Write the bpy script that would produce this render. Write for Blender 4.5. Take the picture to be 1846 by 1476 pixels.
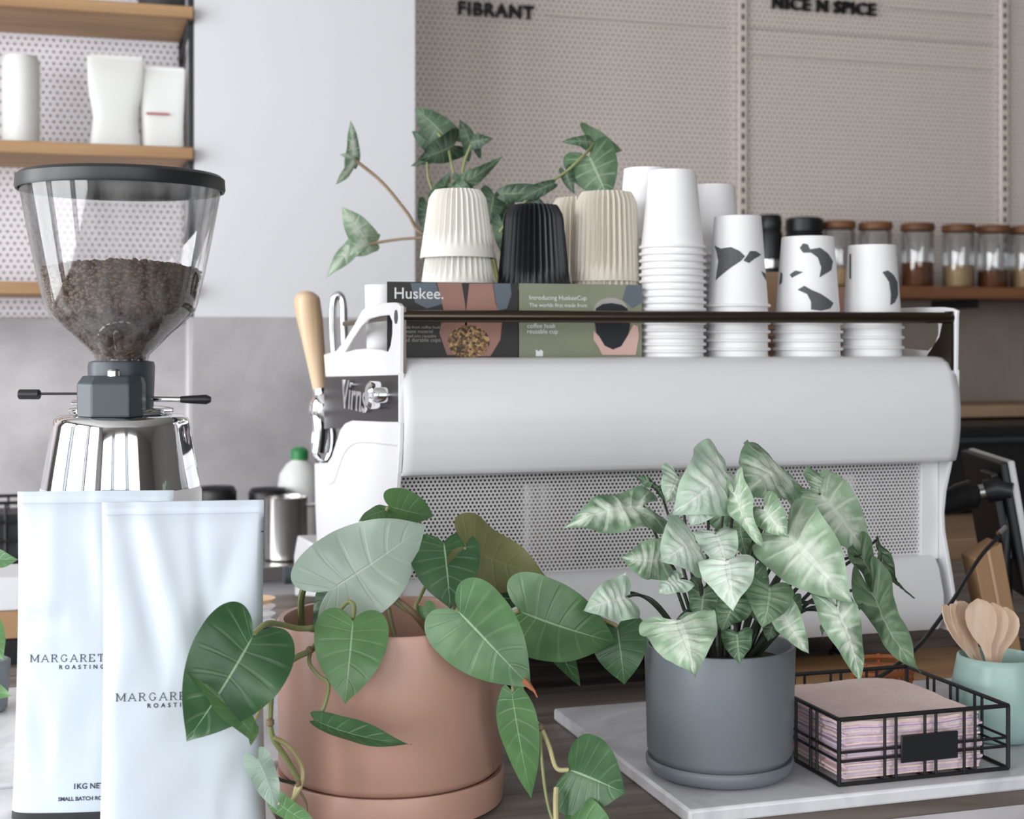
import bpy, bmesh, math, random
from mathutils import Vector, Matrix, noise

# ------------------------------------------------------------------ clear
for o in list(bpy.data.objects):
    bpy.data.objects.remove(o)
SC = bpy.context.scene
COL = SC.collection
PI = math.pi

# ------------------------------------------------------------------ camera
FPX = 2600.0                       # focal length in pixels of a 1846 px wide frame
TH = math.radians(17.0)            # the counter runs away to the right of the lens axis
HOR = 620.0                        # horizon row
CT = 0.95                          # height of the counter top
CAM = Vector((0, 0, CT + 0.457))
FW = Vector((math.sin(TH), math.cos(TH), 0))
RT = Vector((math.cos(TH), -math.sin(TH), 0))
cd = bpy.data.cameras.new('camera')
cam = bpy.data.objects.new('camera', cd)
COL.objects.link(cam)
cam.location = CAM
cam.rotation_euler = (PI / 2, 0, -TH)
cd.sensor_width = 36.0
cd.lens = FPX / 1846 * 36
cd.shift_y = -(738 - HOR) / 1846
cd.clip_start = 0.05
cd.dof.use_dof = True
cd.dof.focus_distance = 1.45
cd.dof.aperture_fstop = 8.5
SC.camera = cam

# ------------------------------------------------------------------ world, window light, exposure
w = bpy.data.worlds.new('daylight')
SC.world = w
w.use_nodes = True
bg = w.node_tree.nodes['Background']
bg.inputs[0].default_value = (0.86, 0.93, 1.0, 1)
bg.inputs[1].default_value = 1.0


def area(name, loc, rot, sx, sy, power, col):
    l = bpy.data.lights.new(name, 'AREA')
    l.shape = 'RECTANGLE'
    l.size, l.size_y = sx, sy
    l.energy = power
    l.color = col
    o = bpy.data.objects.new(name, l)
    COL.objects.link(o)
    o.location = loc
    o.rotation_euler = rot
    return o


# window daylight, split to stripe the chrome: three panes left, three behind the photographer
for k_ in range(3):
    area('window_light_left', (-2.35, -0.62 + 1.5 * k_, 1.75), (0, -PI / 2, 0), 2.0, 1.15, 48, (0.97, 0.985, 1.0))
    area('window_light_street', (-1.75 + 1.5 * k_, -2.35, 1.85), (PI / 2, 0, 0), 1.15, 2.0, 19, (0.98, 0.99, 1.0))
SC.view_settings.view_transform = 'Standard'
SC.view_settings.look = 'None'
SC.view_settings.exposure = 0.1
SC.view_settings.gamma = 1.0
SC.view_settings.use_curve_mapping = False
SC.cycles.use_denoising = True


# ------------------------------------------------------------------ pixel -> place helpers
def W(px, py, d):
    return CAM + RT * ((px - 923) / FPX * d) + FW * d + Vector((0, 0, (HOR - py) / FPX * d))


def ray(px, py):
    return RT * ((px - 923) / FPX) + FW + Vector((0, 0, (HOR - py) / FPX))


def onY(px, py, Y):
    r = ray(px, py)
    return CAM + r * (Y / r.y)


def onX(px, py, X):
    r = ray(px, py)
    return CAM + r * (X / r.x)


def S(*c):
    """sRGB 0-255 -> linear rgba"""
    f = lambda v: v / 12.92 if v <= 0.04045 else ((v + 0.055) / 1.055) ** 2.4
    return tuple(f(x / 255.0) for x in c) + (1.0,)


# ------------------------------------------------------------------ materials
def N(nt, t, **kw):
    n = nt.nodes.new(t)
    for k, v in kw.items():
        setattr(n, k, v)
    return n


def newmat(name):
    m = bpy.data.materials.new(name)
    m.use_nodes = True
    return m, m.node_tree, m.node_tree.nodes['Principled BSDF']


def plain(name, col, rough=0.5, metal=0.0, var=0.08, scale=14.0, bump=0.0, bscale=60.0, spec=0.5, stretch=(1, 1, 1), coat=0.0):
    m, nt, p = newmat(name)
    L = nt.links
    tc = N(nt, 'ShaderNodeTexCoord')
    mp = N(nt, 'ShaderNodeMapping')
    mp.inputs['Scale'].default_value = stretch
    L.new(tc.outputs['Object'], mp.inputs[0])
    nz = N(nt, 'ShaderNodeTexNoise')
    nz.inputs['Scale'].default_value = scale
    nz.inputs['Detail'].default_value = 5
    L.new(mp.outputs[0], nz.inputs['Vector'])
    mx = N(nt, 'ShaderNodeMix', data_type='RGBA')
    mx.inputs[6].default_value = tuple(min(1, c * (1 - var)) for c in col[:3]) + (1,)
    mx.inputs[7].default_value = tuple(min(1, c * (1 + var)) for c in col[:3]) + (1,)
    L.new(nz.outputs[0], mx.inputs[0])
    L.new(mx.outputs[2], p.inputs['Base Color'])
    p.inputs['Roughness'].default_value = rough
    p.inputs['Metallic'].default_value = metal
    p.inputs['Specular IOR Level'].default_value = spec
    p.inputs['Coat Weight'].default_value = coat
    if bump:
        n2 = N(nt, 'ShaderNodeTexNoise')
        n2.inputs['Scale'].default_value = bscale
        n2.inputs['Detail'].default_value = 4
        L.new(mp.outputs[0], n2.inputs['Vector'])
        b = N(nt, 'ShaderNodeBump')
        b.inputs['Strength'].default_value = bump
        b.inputs['Distance'].default_value = 0.004
        L.new(n2.outputs[0], b.inputs['Height'])
        L.new(b.outputs[0], p.inputs['Normal'])
    return m


def wood(name, a, b, rough=0.55, axis=0, scale=5.0, bump=0.15):
    m, nt, p = newmat(name)
    L = nt.links
    tc = N(nt, 'ShaderNodeTexCoord')
    mp = N(nt, 'ShaderNodeMapping')
    sc = [scale * 7] * 3
    sc[axis] = scale * 0.5
    mp.inputs['Scale'].default_value = sc
    L.new(tc.outputs['Object'], mp.inputs[0])
    oi = N(nt, 'ShaderNodeObjectInfo')
    ad = N(nt, 'ShaderNodeVectorMath', operation='ADD')
    ml = N(nt, 'ShaderNodeMath', operation='MULTIPLY')
    ml.inputs[1].default_value = 37.0
    L.new(oi.outputs['Random'], ml.inputs[0])
    L.new(mp.outputs[0], ad.inputs[0])
    L.new(ml.outputs[0], ad.inputs[1])
    nz = N(nt, 'ShaderNodeTexNoise')
    nz.inputs['Scale'].default_value = 1.0
    nz.inputs['Detail'].default_value = 7
    nz.inputs['Distortion'].default_value = 0.6
    L.new(ad.outputs[0], nz.inputs['Vector'])
    cr = N(nt, 'ShaderNodeValToRGB')
    cr.color_ramp.elements[0].position = 0.32
    cr.color_ramp.elements[0].color = a
    cr.color_ramp.elements[1].position = 0.68
    cr.color_ramp.elements[1].color = b
    L.new(nz.outputs[0], cr.inputs[0])
    L.new(cr.outputs[0], p.inputs['Base Color'])
    p.inputs['Roughness'].default_value = rough
    bm_ = N(nt, 'ShaderNodeBump')
    bm_.inputs['Strength'].default_value = bump
    bm_.inputs['Distance'].default_value = 0.002
    L.new(nz.outputs[0], bm_.inputs['Height'])
    L.new(bm_.outputs[0], p.inputs['Normal'])
    return m


def concrete(name, a, b, rough=0.7, scale=2.2):
    m, nt, p = newmat(name)
    L = nt.links
    tc = N(nt, 'ShaderNodeTexCoord')
    n1 = N(nt, 'ShaderNodeTexNoise')
    n1.inputs['Scale'].default_value = scale
    n1.inputs['Detail'].default_value = 9
    n1.inputs['Roughness'].default_value = 0.62
    n1.inputs['Distortion'].default_value = 0.4
    L.new(tc.outputs['Object'], n1.inputs['Vector'])
    cr = N(nt, 'ShaderNodeValToRGB')
    cr.color_ramp.elements[0].position = 0.33
    cr.color_ramp.elements[0].color = a
    cr.color_ramp.elements[1].position = 0.66
    cr.color_ramp.elements[1].color = b
    L.new(n1.outputs[0], cr.inputs[0])
    L.new(cr.outputs[0], p.inputs['Base Color'])
    p.inputs['Roughness'].default_value = rough
    return m


def marble(name):
    m, nt, p = newmat(name)
    L = nt.links
    tc = N(nt, 'ShaderNodeTexCoord')
    n1 = N(nt, 'ShaderNodeTexNoise')
    n1.inputs['Scale'].default_value = 5
    n1.inputs['Detail'].default_value = 8
    n1.inputs['Distortion'].default_value = 1.8
    L.new(tc.outputs['Object'], n1.inputs['Vector'])
    cr = N(nt, 'ShaderNodeValToRGB')
    e = cr.color_ramp.elements
    e[0].position = 0.36
    e[0].color = S(196, 196, 202)
    e[1].position = 0.52
    e[1].color = S(226, 226, 230)
    x = e.new(0.7)
    x.color = S(205, 206, 210)
    L.new(n1.outputs[0], cr.inputs[0])
    L.new(cr.outputs[0], p.inputs['Base Color'])
    p.inputs['Roughness'].default_value = 0.3
    return m


def clear(name, tint=(0.95, 0.97, 0.98, 1), refl=0.09, rough=0.04, dust=0.0):
    m = bpy.data.materials.new(name)
    m.use_nodes = True
    nt = m.node_tree
    nt.nodes.clear()
    L = nt.links
    out = N(nt, 'ShaderNodeOutputMaterial')
    tr = N(nt, 'ShaderNodeBsdfTransparent')
    tr.inputs[0].default_value = tint
    gl = N(nt, 'ShaderNodeBsdfGlossy')
    gl.inputs['Roughness'].default_value = rough
    lw = N(nt, 'ShaderNodeLayerWeight')
    lw.inputs[0].default_value = 0.28
    mr = N(nt, 'ShaderNodeMapRange')
    mr.inputs['To Min'].default_value = refl
    mr.inputs['To Max'].default_value = 0.75
    L.new(lw.outputs['Fresnel'], mr.inputs[0])
    m1 = N(nt, 'ShaderNodeMixShader')
    L.new(mr.outputs[0], m1.inputs[0])
    L.new(tr.outputs[0], m1.inputs[1])
    L.new(gl.outputs[0], m1.inputs[2])
    last = m1
    if dust:
        df = N(nt, 'ShaderNodeBsdfDiffuse')
        df.inputs[0].default_value = (0.7, 0.68, 0.66, 1)
        tc = N(nt, 'ShaderNodeTexCoord')
        mp = N(nt, 'ShaderNodeMapping')
        mp.inputs['Scale'].default_value = (60, 60, 7)
        nz = N(nt, 'ShaderNodeTexNoise')
        nz.inputs['Scale'].default_value = 1.0
        nz.inputs['Detail'].default_value = 6
        L.new(tc.outputs['Object'], mp.inputs[0])
        L.new(mp.outputs[0], nz.inputs['Vector'])
        r2 = N(nt, 'ShaderNodeMapRange')
        r2.inputs['From Min'].default_value = 0.35
        r2.inputs['From Max'].default_value = 0.75
        r2.inputs['To Min'].default_value = 0.02
        r2.inputs['To Max'].default_value = dust
        L.new(nz.outputs[0], r2.inputs[0])
        m2 = N(nt, 'ShaderNodeMixShader')
        L.new(r2.outputs[0], m2.inputs[0])
        L.new(m1.outputs[0], m2.inputs[1])
        L.new(df.outputs[0], m2.inputs[2])
        last = m2
    L.new(last.outputs[0], out.inputs[0])
    return m


def leafmat(name, dark, mid, vein, under, rough=0.38, vein_w=0.03, sv_freq=9.0, sv_amt=0.35, pale_mid=0.0, trans=0.18, sheen=0.4, blotch=0.0):
    """leaf colour from the leaf's own coordinates: midrib, side veins, margin, underside"""
    m, nt, p = newmat(name)
    L = nt.links
    out = nt.nodes['Material Output']
    uv = N(nt, 'ShaderNodeUVMap')
    sp = N(nt, 'ShaderNodeSeparateXYZ')
    L.new(uv.outputs[0], sp.inputs[0])

    def M(op, a, b=None, c=None):
        n = N(nt, 'ShaderNodeMath', operation=op)
        for i, x in enumerate((a, b, c)):
            if x is None:
                continue
            if isinstance(x, (int, float)):
                n.inputs[i].default_value = x
            else:
                L.new(x, n.inputs[i])
        return n.outputs[0]

    def ramp(x, a, b, lo=0.0, hi=1.0):
        n = N(nt, 'ShaderNodeMapRange', interpolation_type='SMOOTHSTEP')
        n.inputs['From Min'].default_value = a
        n.inputs['From Max'].default_value = b
        n.inputs['To Min'].default_value = lo
        n.inputs['To Max'].default_value = hi
        L.new(x, n.inputs[0])
        return n.outputs[0]
    au = M('ABSOLUTE', M('SUBTRACT', sp.outputs[0], 0.5))        # 0 midrib .. 0.5 margin
    mid_m = ramp(au, vein_w * 0.5, vein_w * 1.3, 1, 0)
    wave = M('SINE', M('MULTIPLY', M('SUBTRACT', sp.outputs[1], M('MULTIPLY', au, 0.12)), 2 * PI * sv_freq))
    sv = M('MULTIPLY', ramp(wave, 0.72, 1.0), ramp(au, 0.36, 0.5, 1, 0))
    tc = N(nt, 'ShaderNodeTexCoord')
    nz = N(nt, 'ShaderNodeTexNoise')
    nz.inputs['Scale'].default_value = 34
    nz.inputs['Detail'].default_value = 5
    L.new(tc.outputs['Object'], nz.inputs['Vector'])
    oi = N(nt, 'ShaderNodeObjectInfo')

    def mix(f, a, b):
        n = N(nt, 'ShaderNodeMix', data_type='RGBA')
        for i, x in ((0, f), (6, a), (7, b)):
            if isinstance(x, (tuple, float, int)):
                n.inputs[i].default_value = x
            else:
                L.new(x, n.inputs[i])
        return n.outputs[2]
    base_f = M('ADD', M('MULTIPLY', nz.outputs[0], 0.55), M('MULTIPLY', oi.outputs['Random'], 0.6))
    base_f = ramp(base_f, 0.15, 0.95)
    col = mix(base_f, dark, mid)
    if blotch:
        n3 = N(nt, 'ShaderNodeTexNoise')
        n3.inputs['Scale'].default_value = 75
        n3.inputs['Detail'].default_value = 8
        L.new(tc.outputs['Object'], n3.inputs['Vector'])
        f = M('ADD', M('MULTIPLY', ramp(n3.outputs[0], 0.25, 0.75), 0.55), ramp(au, 0.04, 0.44, 0.50, -0.12))
        f = M('MULTIPLY', ramp(f, 0.1, 1.0), blotch)
        col = mix(f, col, vein)
    col = mix(M('MULTIPLY', sv, sv_amt), col, vein)
    col = mix(M('MULTIPLY', mid_m, 0.75), col, vein)
    geo = N(nt, 'ShaderNodeNewGeometry')
    col = mix(M('MULTIPLY', geo.outputs['Backfacing'], 0.75), col, under)
    L.new(col, p.inputs['Base Color'])
    p.inputs['Roughness'].default_value = rough
    p.inputs['Specular IOR Level'].default_value = sheen
    b = N(nt, 'ShaderNodeBump')
    b.inputs['Strength'].default_value = 0.35
    b.inputs['Distance'].default_value = 0.0015
    hh = M('SUBTRACT', M('MULTIPLY', nz.outputs[0], 0.5), M('ADD', M('MULTIPLY', sv, 0.8), mid_m))
    L.new(hh, b.inputs['Height'])
    L.new(b.outputs[0], p.inputs['Normal'])
    tl = N(nt, 'ShaderNodeBsdfTranslucent')
    L.new(col, tl.inputs[0])
    ms = N(nt, 'ShaderNodeMixShader')
    ms.inputs[0].default_value = trans
    L.new(p.outputs[0], ms.inputs[1])
    L.new(tl.outputs[0], ms.inputs[2])
    L.new(ms.outputs[0], out.inputs[0])
    return m


MT = {}
MT['white'] = plain('white_enamel', S(236, 236, 238), 0.28, var=0.015, scale=3)
MT['panel'] = plain('panel_enamel', S(226, 226, 229), 0.33, var=0.015, scale=3)
MT['mesh'] = plain('mesh_enamel', S(218, 216, 216), 0.4, var=0.03)
MT['chrome'] = plain('chrome', (0.83, 0.84, 0.86, 1), 0.06, 1.0, var=0.02)
MT['steel'] = plain('brushed_steel', (0.62, 0.61, 0.6, 1), 0.26, 1.0, var=0.06, scale=30)
MT['bronze'] = plain('dark_bronze', S(88, 78, 68), 0.28, 1.0, var=0.05)
MT['lid'] = plain('lid_plastic', S(34, 40, 42), 0.4, var=0.06)
MT['chrome_painted_dark'] = plain('chrome_painted_reflection', S(46, 44, 45), 0.34, 0.0, var=0.35, scale=26, spec=0.12)  # dark room mirrored in the chrome, painted as a base colour
MT['black'] = plain('black_plastic', S(27, 28, 31), 0.42, var=0.15)
MT['charcoal'] = plain('charcoal_plastic', S(56, 64, 70), 0.4, var=0.06)
MT['wire'] = plain('black_wire', S(20, 20, 22), 0.45, var=0.1)
MT['dark'] = plain('dark_interior', S(62, 60, 60), 0.6, var=0.1)
MT['pale_wood'] = wood('beech', S(196, 160, 124), S(224, 196, 164), axis=2, scale=6)
MT['spoon'] = wood('birch', S(222, 190, 164), S(240, 214, 190), axis=2, scale=12, bump=0.05)
MT['oak'] = wood('oak_shelf', S(150, 112, 76), S(184, 146, 104), axis=0, scale=3)
MT['walnut'] = wood('brown_shelf', S(104, 66, 42), S(142, 96, 64), axis=0, scale=3)
MT['bench'] = wood('bench_wood', S(150, 122, 98), S(180, 150, 122), axis=0, scale=3)
MT['plank'] = wood('weathered_plank', S(92, 82, 76), S(140, 130, 122), axis=0, scale=4, bump=0.4)
MT['paint'] = plain('white_paint', S(232, 232, 236), 0.6, var=0.02, scale=3)
MT['panelwall'] = plain('perforated_paint', S(240, 229, 221), 0.55, var=0.02)
MT['panelleft'] = plain('perforated_paint_white', S(236, 234, 240), 0.55, var=0.02)
MT['behind'] = plain('wall_behind_mesh', S(206, 196, 192), 0.8, var=0.05)
MT['shopwall'] = plain('shop_wall', S(122, 117, 112), 0.7, var=0.05, scale=4)
MT['ceil'] = plain('ceiling_paint', S(176, 173, 170), 0.8, var=0.02)
MT['conc'] = concrete('concrete', S(158, 154, 158), S(206, 202, 205))
MT['conc2'] = concrete('concrete_warm', S(132, 122, 114), S(160, 150, 140))
MT['floor'] = concrete('floor_concrete', S(120, 116, 112), S(150, 146, 142))
MT['marble'] = marble('marble')
MT['terra'] = plain('terracotta_glaze', S(184, 144, 128), 0.38, var=0.04, scale=6)
MT['terra_in'] = plain('terracotta_inner', S(200, 152, 134), 0.55, var=0.04, scale=6)
MT['slate'] = plain('slate_glaze', S(114, 122, 128), 0.42, var=0.05, scale=9, bump=0.05, bscale=90)
MT['soil'] = plain('soil', S(58, 44, 36), 0.95, var=0.5, scale=70, bump=1.0, bscale=90)
MT['foil'] = plain('coffee_bag_foil', S(198, 207, 216), 0.42, 0.08, var=0.02, scale=5)
MT['ink'] = plain('ink', S(44, 48, 58), 0.7, var=0.05)
MT['paper'] = plain('paper_cup', S(240, 239, 240), 0.6, var=0.01)
MT['kraft'] = plain('kraft_paper', S(214, 178, 146), 0.75, var=0.05, scale=30)
MT['pinkcup'] = plain('pink_paper', S(226, 178, 160), 0.7, var=0.04)
MT['birdink'] = plain('bird_print', S(84, 88, 90), 0.7, var=0.55, scale=420)
MT['cream'] = plain('husk_cream', S(228, 224, 216), 0.55, var=0.03, scale=50)
MT['husk'] = plain('husk_beige', S(206, 198, 184), 0.55, var=0.04, scale=50)
MT['huskblack'] = plain('husk_black', S(28, 29, 36), 0.4, var=0.1, scale=50)
MT['napkin'] = plain('pink_napkin', S(250, 222, 216), 0.9, var=0.10, scale=60, bump=0.3, bscale=200)
MT['napkin2'] = plain('lilac_napkin', S(226, 206, 222), 0.9, var=0.08, scale=90, bump=0.3, bscale=200)
MT['mint'] = plain('mint_glaze', S(166, 196, 190), 0.3, var=0.03)
MT['glass'] = clear('jar_glass', refl=0.12)
MT['hopper'] = clear('hopper_plastic', (0.93, 0.93, 0.94, 1), 0.06, 0.05, dust=0.18)
MT['bean'] = plain('roasted_bean', S(96, 74, 55), 0.4, var=0.4, scale=60)
MT['green'] = plain('green_cap', S(50, 140, 78), 0.4, var=0.05)
MT['milk'] = plain('milk_plastic', S(236, 238, 236), 0.4, var=0.02)
MT['card'] = plain('kraft_card', S(176, 140, 104), 0.8, var=0.06, scale=20)
MT['orange'] = plain('orange_wicker', S(178, 104, 58), 0.6, var=0.2, scale=60)
MT['grain'] = plain('grain', S(196, 166, 128), 0.9, var=0.3, scale=150, bump=0.5, bscale=200)
MT['spice'] = plain('brown_spice', S(120, 74, 44), 0.9, var=0.3, scale=150, bump=0.5, bscale=200)
MT['print_dark'] = plain('card_dark_print', S(38, 36, 36), 0.5, var=0.5, scale=12)
MT['print_green'] = plain('card_olive_print', S(134, 138, 116), 0.5, var=0.22, scale=14)
MT['print_skin'] = plain('card_skin_print', S(158, 116, 104), 0.5, var=0.25, scale=30)
MT['print_pink'] = plain('card_pale_skin_print', S(214, 178, 168), 0.5, var=0.08, scale=40)
def husk_print():
    m, nt, p = newmat('card_husk_print')
    tc = N(nt, 'ShaderNodeTexCoord')
    vo = N(nt, 'ShaderNodeTexVoronoi')
    vo.inputs['Scale'].default_value = 330
    nt.links.new(tc.outputs['Object'], vo.inputs['Vector'])
    sp = N(nt, 'ShaderNodeSeparateColor')
    nt.links.new(vo.outputs['Color'], sp.inputs[0])
    cr = N(nt, 'ShaderNodeValToRGB')
    cr.color_ramp.elements[0].color = S(52, 36, 26)
    cr.color_ramp.elements[0].position = 0.15
    cr.color_ramp.elements[1].color = S(196, 164, 110)
    e = cr.color_ramp.elements.new(0.6)
    e.color = S(134, 96, 56)
    nt.links.new(sp.outputs[0], cr.inputs[0])
    nt.links.new(cr.outputs[0], p.inputs['Base Color'])
    return m


MT['print_husk'] = husk_print()
MT['print_cloth'] = plain('card_cloth_print', S(96, 106, 116), 0.5, var=0.2, scale=20)
MT['print_white'] = plain('card_white_print', S(236, 236, 236), 0.5, var=0.01)
MT['print_grey'] = plain('card_grey_print', S(168, 164, 158), 0.5, var=0.02)
MT['print_black'] = plain('card_black_print', S(22, 24, 34), 0.5, var=0.1)
MT['red'] = plain('red_print', S(176, 70, 84), 0.6, var=0.05)
MT['phil'] = leafmat('philodendron_leaf', S(46, 84, 50), S(104, 146, 92), S(160, 188, 150), S(124, 136, 92), rough=0.36, sv_amt=0.10, vein_w=0.014, sheen=0.6)
MT['phil_pale'] = leafmat('philodendron_painted_sheen_leaf', S(150, 176, 158), S(184, 203, 188), S(212, 222, 210), S(124, 136, 92), rough=0.3, sv_amt=0.15, vein_w=0.014, sheen=0.7)  # window sheen on the leaf painted in as pale colour
MT['phil_old'] = leafmat('philodendron_olive_leaf', S(92, 108, 66), S(128, 136, 92), S(150, 160, 110), S(118, 120, 80), rough=0.42, sv_amt=0.2, vein_w=0.022)
MT['syn'] = leafmat('syngonium_leaf', S(104, 134, 104), S(150, 176, 146), S(212, 222, 206), S(150, 170, 142), rough=0.45, vein_w=0.04, sv_freq=8, sv_amt=0.5, blotch=0.85, sheen=0.35)
MT['syn_pale'] = leafmat('syngonium_pale_leaf', S(160, 186, 162), S(190, 208, 190), S(226, 233, 224), S(184, 200, 182), rough=0.45, vein_w=0.04, sv_freq=8, sv_amt=0.4, blotch=0.7, sheen=0.35)
MT['syn_green'] = leafmat('syngonium_green_leaf', S(60, 90, 62), S(98, 126, 94), S(160, 180, 152), S(104, 126, 98), rough=0.45, vein_w=0.03, sv_freq=8, sv_amt=0.4, blotch=0.35, sheen=0.35)
MT['syn_far'] = leafmat('trailing_plant_leaf', S(36, 60, 44), S(76, 100, 76), S(132, 150, 124), S(92, 112, 84), rough=0.45, blotch=0.3)
MT['vine'] = plain('vine', S(128, 134, 88), 0.5, var=0.25, scale=60)
MT['vine_pale'] = plain('pale_vine', S(176, 166, 122), 0.5, var=0.2, scale=60)
MT['vine_brown'] = plain('brown_sheath', S(126, 106, 82), 0.6, var=0.3, scale=90)
MT['petiole'] = plain('dark_petiole', S(52, 58, 48), 0.5, var=0.2, scale=60)
MT['tipbrown'] = plain('dry_tip', S(150, 92, 62), 0.7, var=0.25, scale=200)


# ------------------------------------------------------------------ mesh helpers
class MB:
    def __init__(s):
        s.v, s.f, s.uv = [], [], None

    def add(s, vs, fs):
        o = len(s.v)
        s.v += [Vector(x) for x in vs]
        s.f += [tuple(i + o for i in f) for f in fs]
        return s

    def box(s, x0, x1, y0, y1, z0, z1):
        return s.add([(x, y, z) for z in (z0, z1) for y in (y0, y1) for x in (x0, x1)],
                     [(0, 2, 3, 1), (4, 5, 7, 6), (0, 1, 5, 4), (2, 6, 7, 3), (0, 4, 6, 2), (1, 3, 7, 5)])

    def lathe(s, prof, c=(0, 0, 0), seg=40, rf=None, cap0=True, cap1=True):
        c = Vector(c)
        o = len(s.v)
        for (r, z) in prof:
            for k in range(seg):
                a = 2 * PI * k / seg
                rr = rf(r, z, a) if rf else r
                s.v.append(c + Vector((rr * math.cos(a), rr * math.sin(a), z)))
        n = len(prof)
        for i in range(n - 1):
            for k in range(seg):
                k2 = (k + 1) % seg
                s.f.append((o + i * seg + k, o + i * seg + k2, o + (i + 1) * seg + k2, o + (i + 1) * seg + k))
        if cap0:
            s.f.append(tuple(o + k for k in range(seg))[::-1])
        if cap1:
            s.f.append(tuple(o + (n - 1) * seg + k for k in range(seg)))
        return s

    def tube(s, pts, r, seg=8, close=False):
        pts = [Vector(p) for p in pts]
        n = len(pts)
        rs = r if isinstance(r, (list, tuple)) else [r] * n
        o = len(s.v)
        up = None
        for i in range(n):
            if close:
                t = (pts[(i + 1) % n] - pts[i - 1])
            else:
                t = pts[min(i + 1, n - 1)] - pts[max(i - 1, 0)]
            t.normalize()
            if up is None:
                up = Vector((0, 0, 1)) if abs(t.z) < 0.9 else Vector((1, 0, 0))
            b = t.cross(up)
            b.normalize()
            up = b.cross(t)
            up.normalize()
            for k in range(seg):
                a = 2 * PI * k / seg
                s.v.append(pts[i] + (b * math.cos(a) + up * math.sin(a)) * rs[i])
        m = n if close else n - 1
        for i in range(m):
            j = (i + 1) % n
            for k in range(seg):
                k2 = (k + 1) % seg
                s.f.append((o + i * seg + k, o + i * seg + k2, o + j * seg + k2, o + j * seg + k))
        if not close:
            s.f.append(tuple(o + k for k in range(seg))[::-1])
            s.f.append(tuple(o + (n - 1) * seg + k for k in range(seg)))
        return s

    def grid(s, fn, nu, nv, wrapu=False):
        o = len(s.v)
        cu = nu if wrapu else nu + 1
        for j in range(nv + 1):
            for i in range(cu):
                s.v.append(Vector(fn(i / nu, j / nv)))
        for j in range(nv):
            for i in range(nu):
                i2 = (i + 1) % cu if wrapu else i + 1
                s.f.append((o + j * cu + i, o + j * cu + i2, o + (j + 1) * cu + i2, o + (j + 1) * cu + i))
        return s

    def build(s, name, mat, parent=None, smooth=40, bevel=0, origin=None, local=False, seg=2):
        return link(name, s.v, s.f, mat, parent, smooth, bevel, origin, local, seg)


def wloc(o):
    v = Vector((0, 0, 0))
    while o:
        v = v + o.location
        o = o.parent
    return v


def link(name, vs, fs, mat, parent=None, smooth=40, bevel=0, origin=None, local=False, seg=2):
    vs = [Vector(v) for v in vs]
    if local:
        off = Vector((0, 0, 0))
    elif parent:
        off = wloc(parent)
    elif origin is not None:
        off = Vector(origin)
    else:
        xs, ys, zs = zip(*[tuple(v) for v in vs])
        off = Vector(((min(xs) + max(xs)) / 2, (min(ys) + max(ys)) / 2, min(zs)))
    me = bpy.data.meshes.new(name)
    me.from_pydata([tuple(v - off) for v in vs], [], [tuple(f) for f in fs])
    b = bmesh.new()
    b.from_mesh(me)
    bmesh.ops.remove_doubles(b, verts=b.verts, dist=1e-6)
    bmesh.ops.recalc_face_normals(b, faces=b.faces)
    b.to_mesh(me)
    b.free()
    if smooth:
        for p in me.polygons:
            p.use_smooth = True
        me.set_sharp_from_angle(angle=math.radians(smooth))
    me.materials.append(MT[mat] if isinstance(mat, str) else mat)
    o = bpy.data.objects.new(name, me)
    COL.objects.link(o)
    if parent:
        o.parent = parent
    elif not local:
        o.location = off
    if bevel:
        md = o.modifiers.new('bevel', 'BEVEL')
        md.width = bevel
        md.segments = seg
        md.limit_method = 'ANGLE'
    return o


def tag(o, label=None, cat=None, group=None, kind=None):
    if label:
        o['label'] = label
    if cat:
        o['category'] = cat
    if group:
        o['group'] = group
    if kind:
        o['kind'] = kind
    return o


def thing(name, loc, label, cat, group=None, rz=0.0):
    o = bpy.data.objects.new(name, None)
    COL.objects.link(o)
    o.location = loc
    o.rotation_euler = (0, 0, rz)
    o.empty_display_size = 0.02
    return tag(o, label, cat, group)


def copy_tree(o, parent=None):
    c = o.copy()
    COL.objects.link(c)
    c.parent = parent
    for ch in list(o.children):
        copy_tree(ch, c)
    return c


def spline(pts, n=6):
    """Catmull-Rom through points"""
    pts = [Vector(p) for p in pts]
    if len(pts) < 3:
        return pts
    P = [pts[0] * 2 - pts[1]] + pts + [pts[-1] * 2 - pts[-2]]
    out = []
    for i in range(1, len(P) - 2):
        a, b, c, d = P[i - 1:i + 3]
        for k in range(n):
            t = k / n
            out.append(0.5 * ((2 * b) + (c - a) * t + (2 * a - 5 * b + 4 * c - d) * t * t + (3 * b - a - 3 * c + d) * t ** 3))
    out.append(pts[-1])
    return out


def prism(outer, holes, to3, t0, t1):
    """polygon (with holes) in 2-D, extruded between t0 and t1; to3(a, b, t) places it"""
    b = bmesh.new()
    es = []
    for loop in [outer] + list(holes):
        vs = [b.verts.new((p[0], p[1], 0)) for p in loop]
        for i in range(len(vs)):
            es.append(b.edges.new((vs[i], vs[(i + 1) % len(vs)])))
    bmesh.ops.triangle_fill(b, use_beauty=True, edges=es)
    b.verts.index_update()
    V = [tuple(v.co) for v in b.verts]
    F = [tuple(v.index for v in f.verts) for f in b.faces]
    b.free()
    n = len(V)
    vs = [to3(v[0], v[1], t0) for v in V] + [to3(v[0], v[1], t1) for v in V]
    fs = F + [tuple(i + n for i in f)[::-1] for f in F]
    k = 0
    for loop in [outer] + list(holes):
        m = len(loop)
        for i in range(m):
            a, c = k + i, k + (i + 1) % m
            fs.append((a, c, c + n, a + n))
        k += m
    mb = MB()
    mb.add(vs, fs)
    return mb


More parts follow.
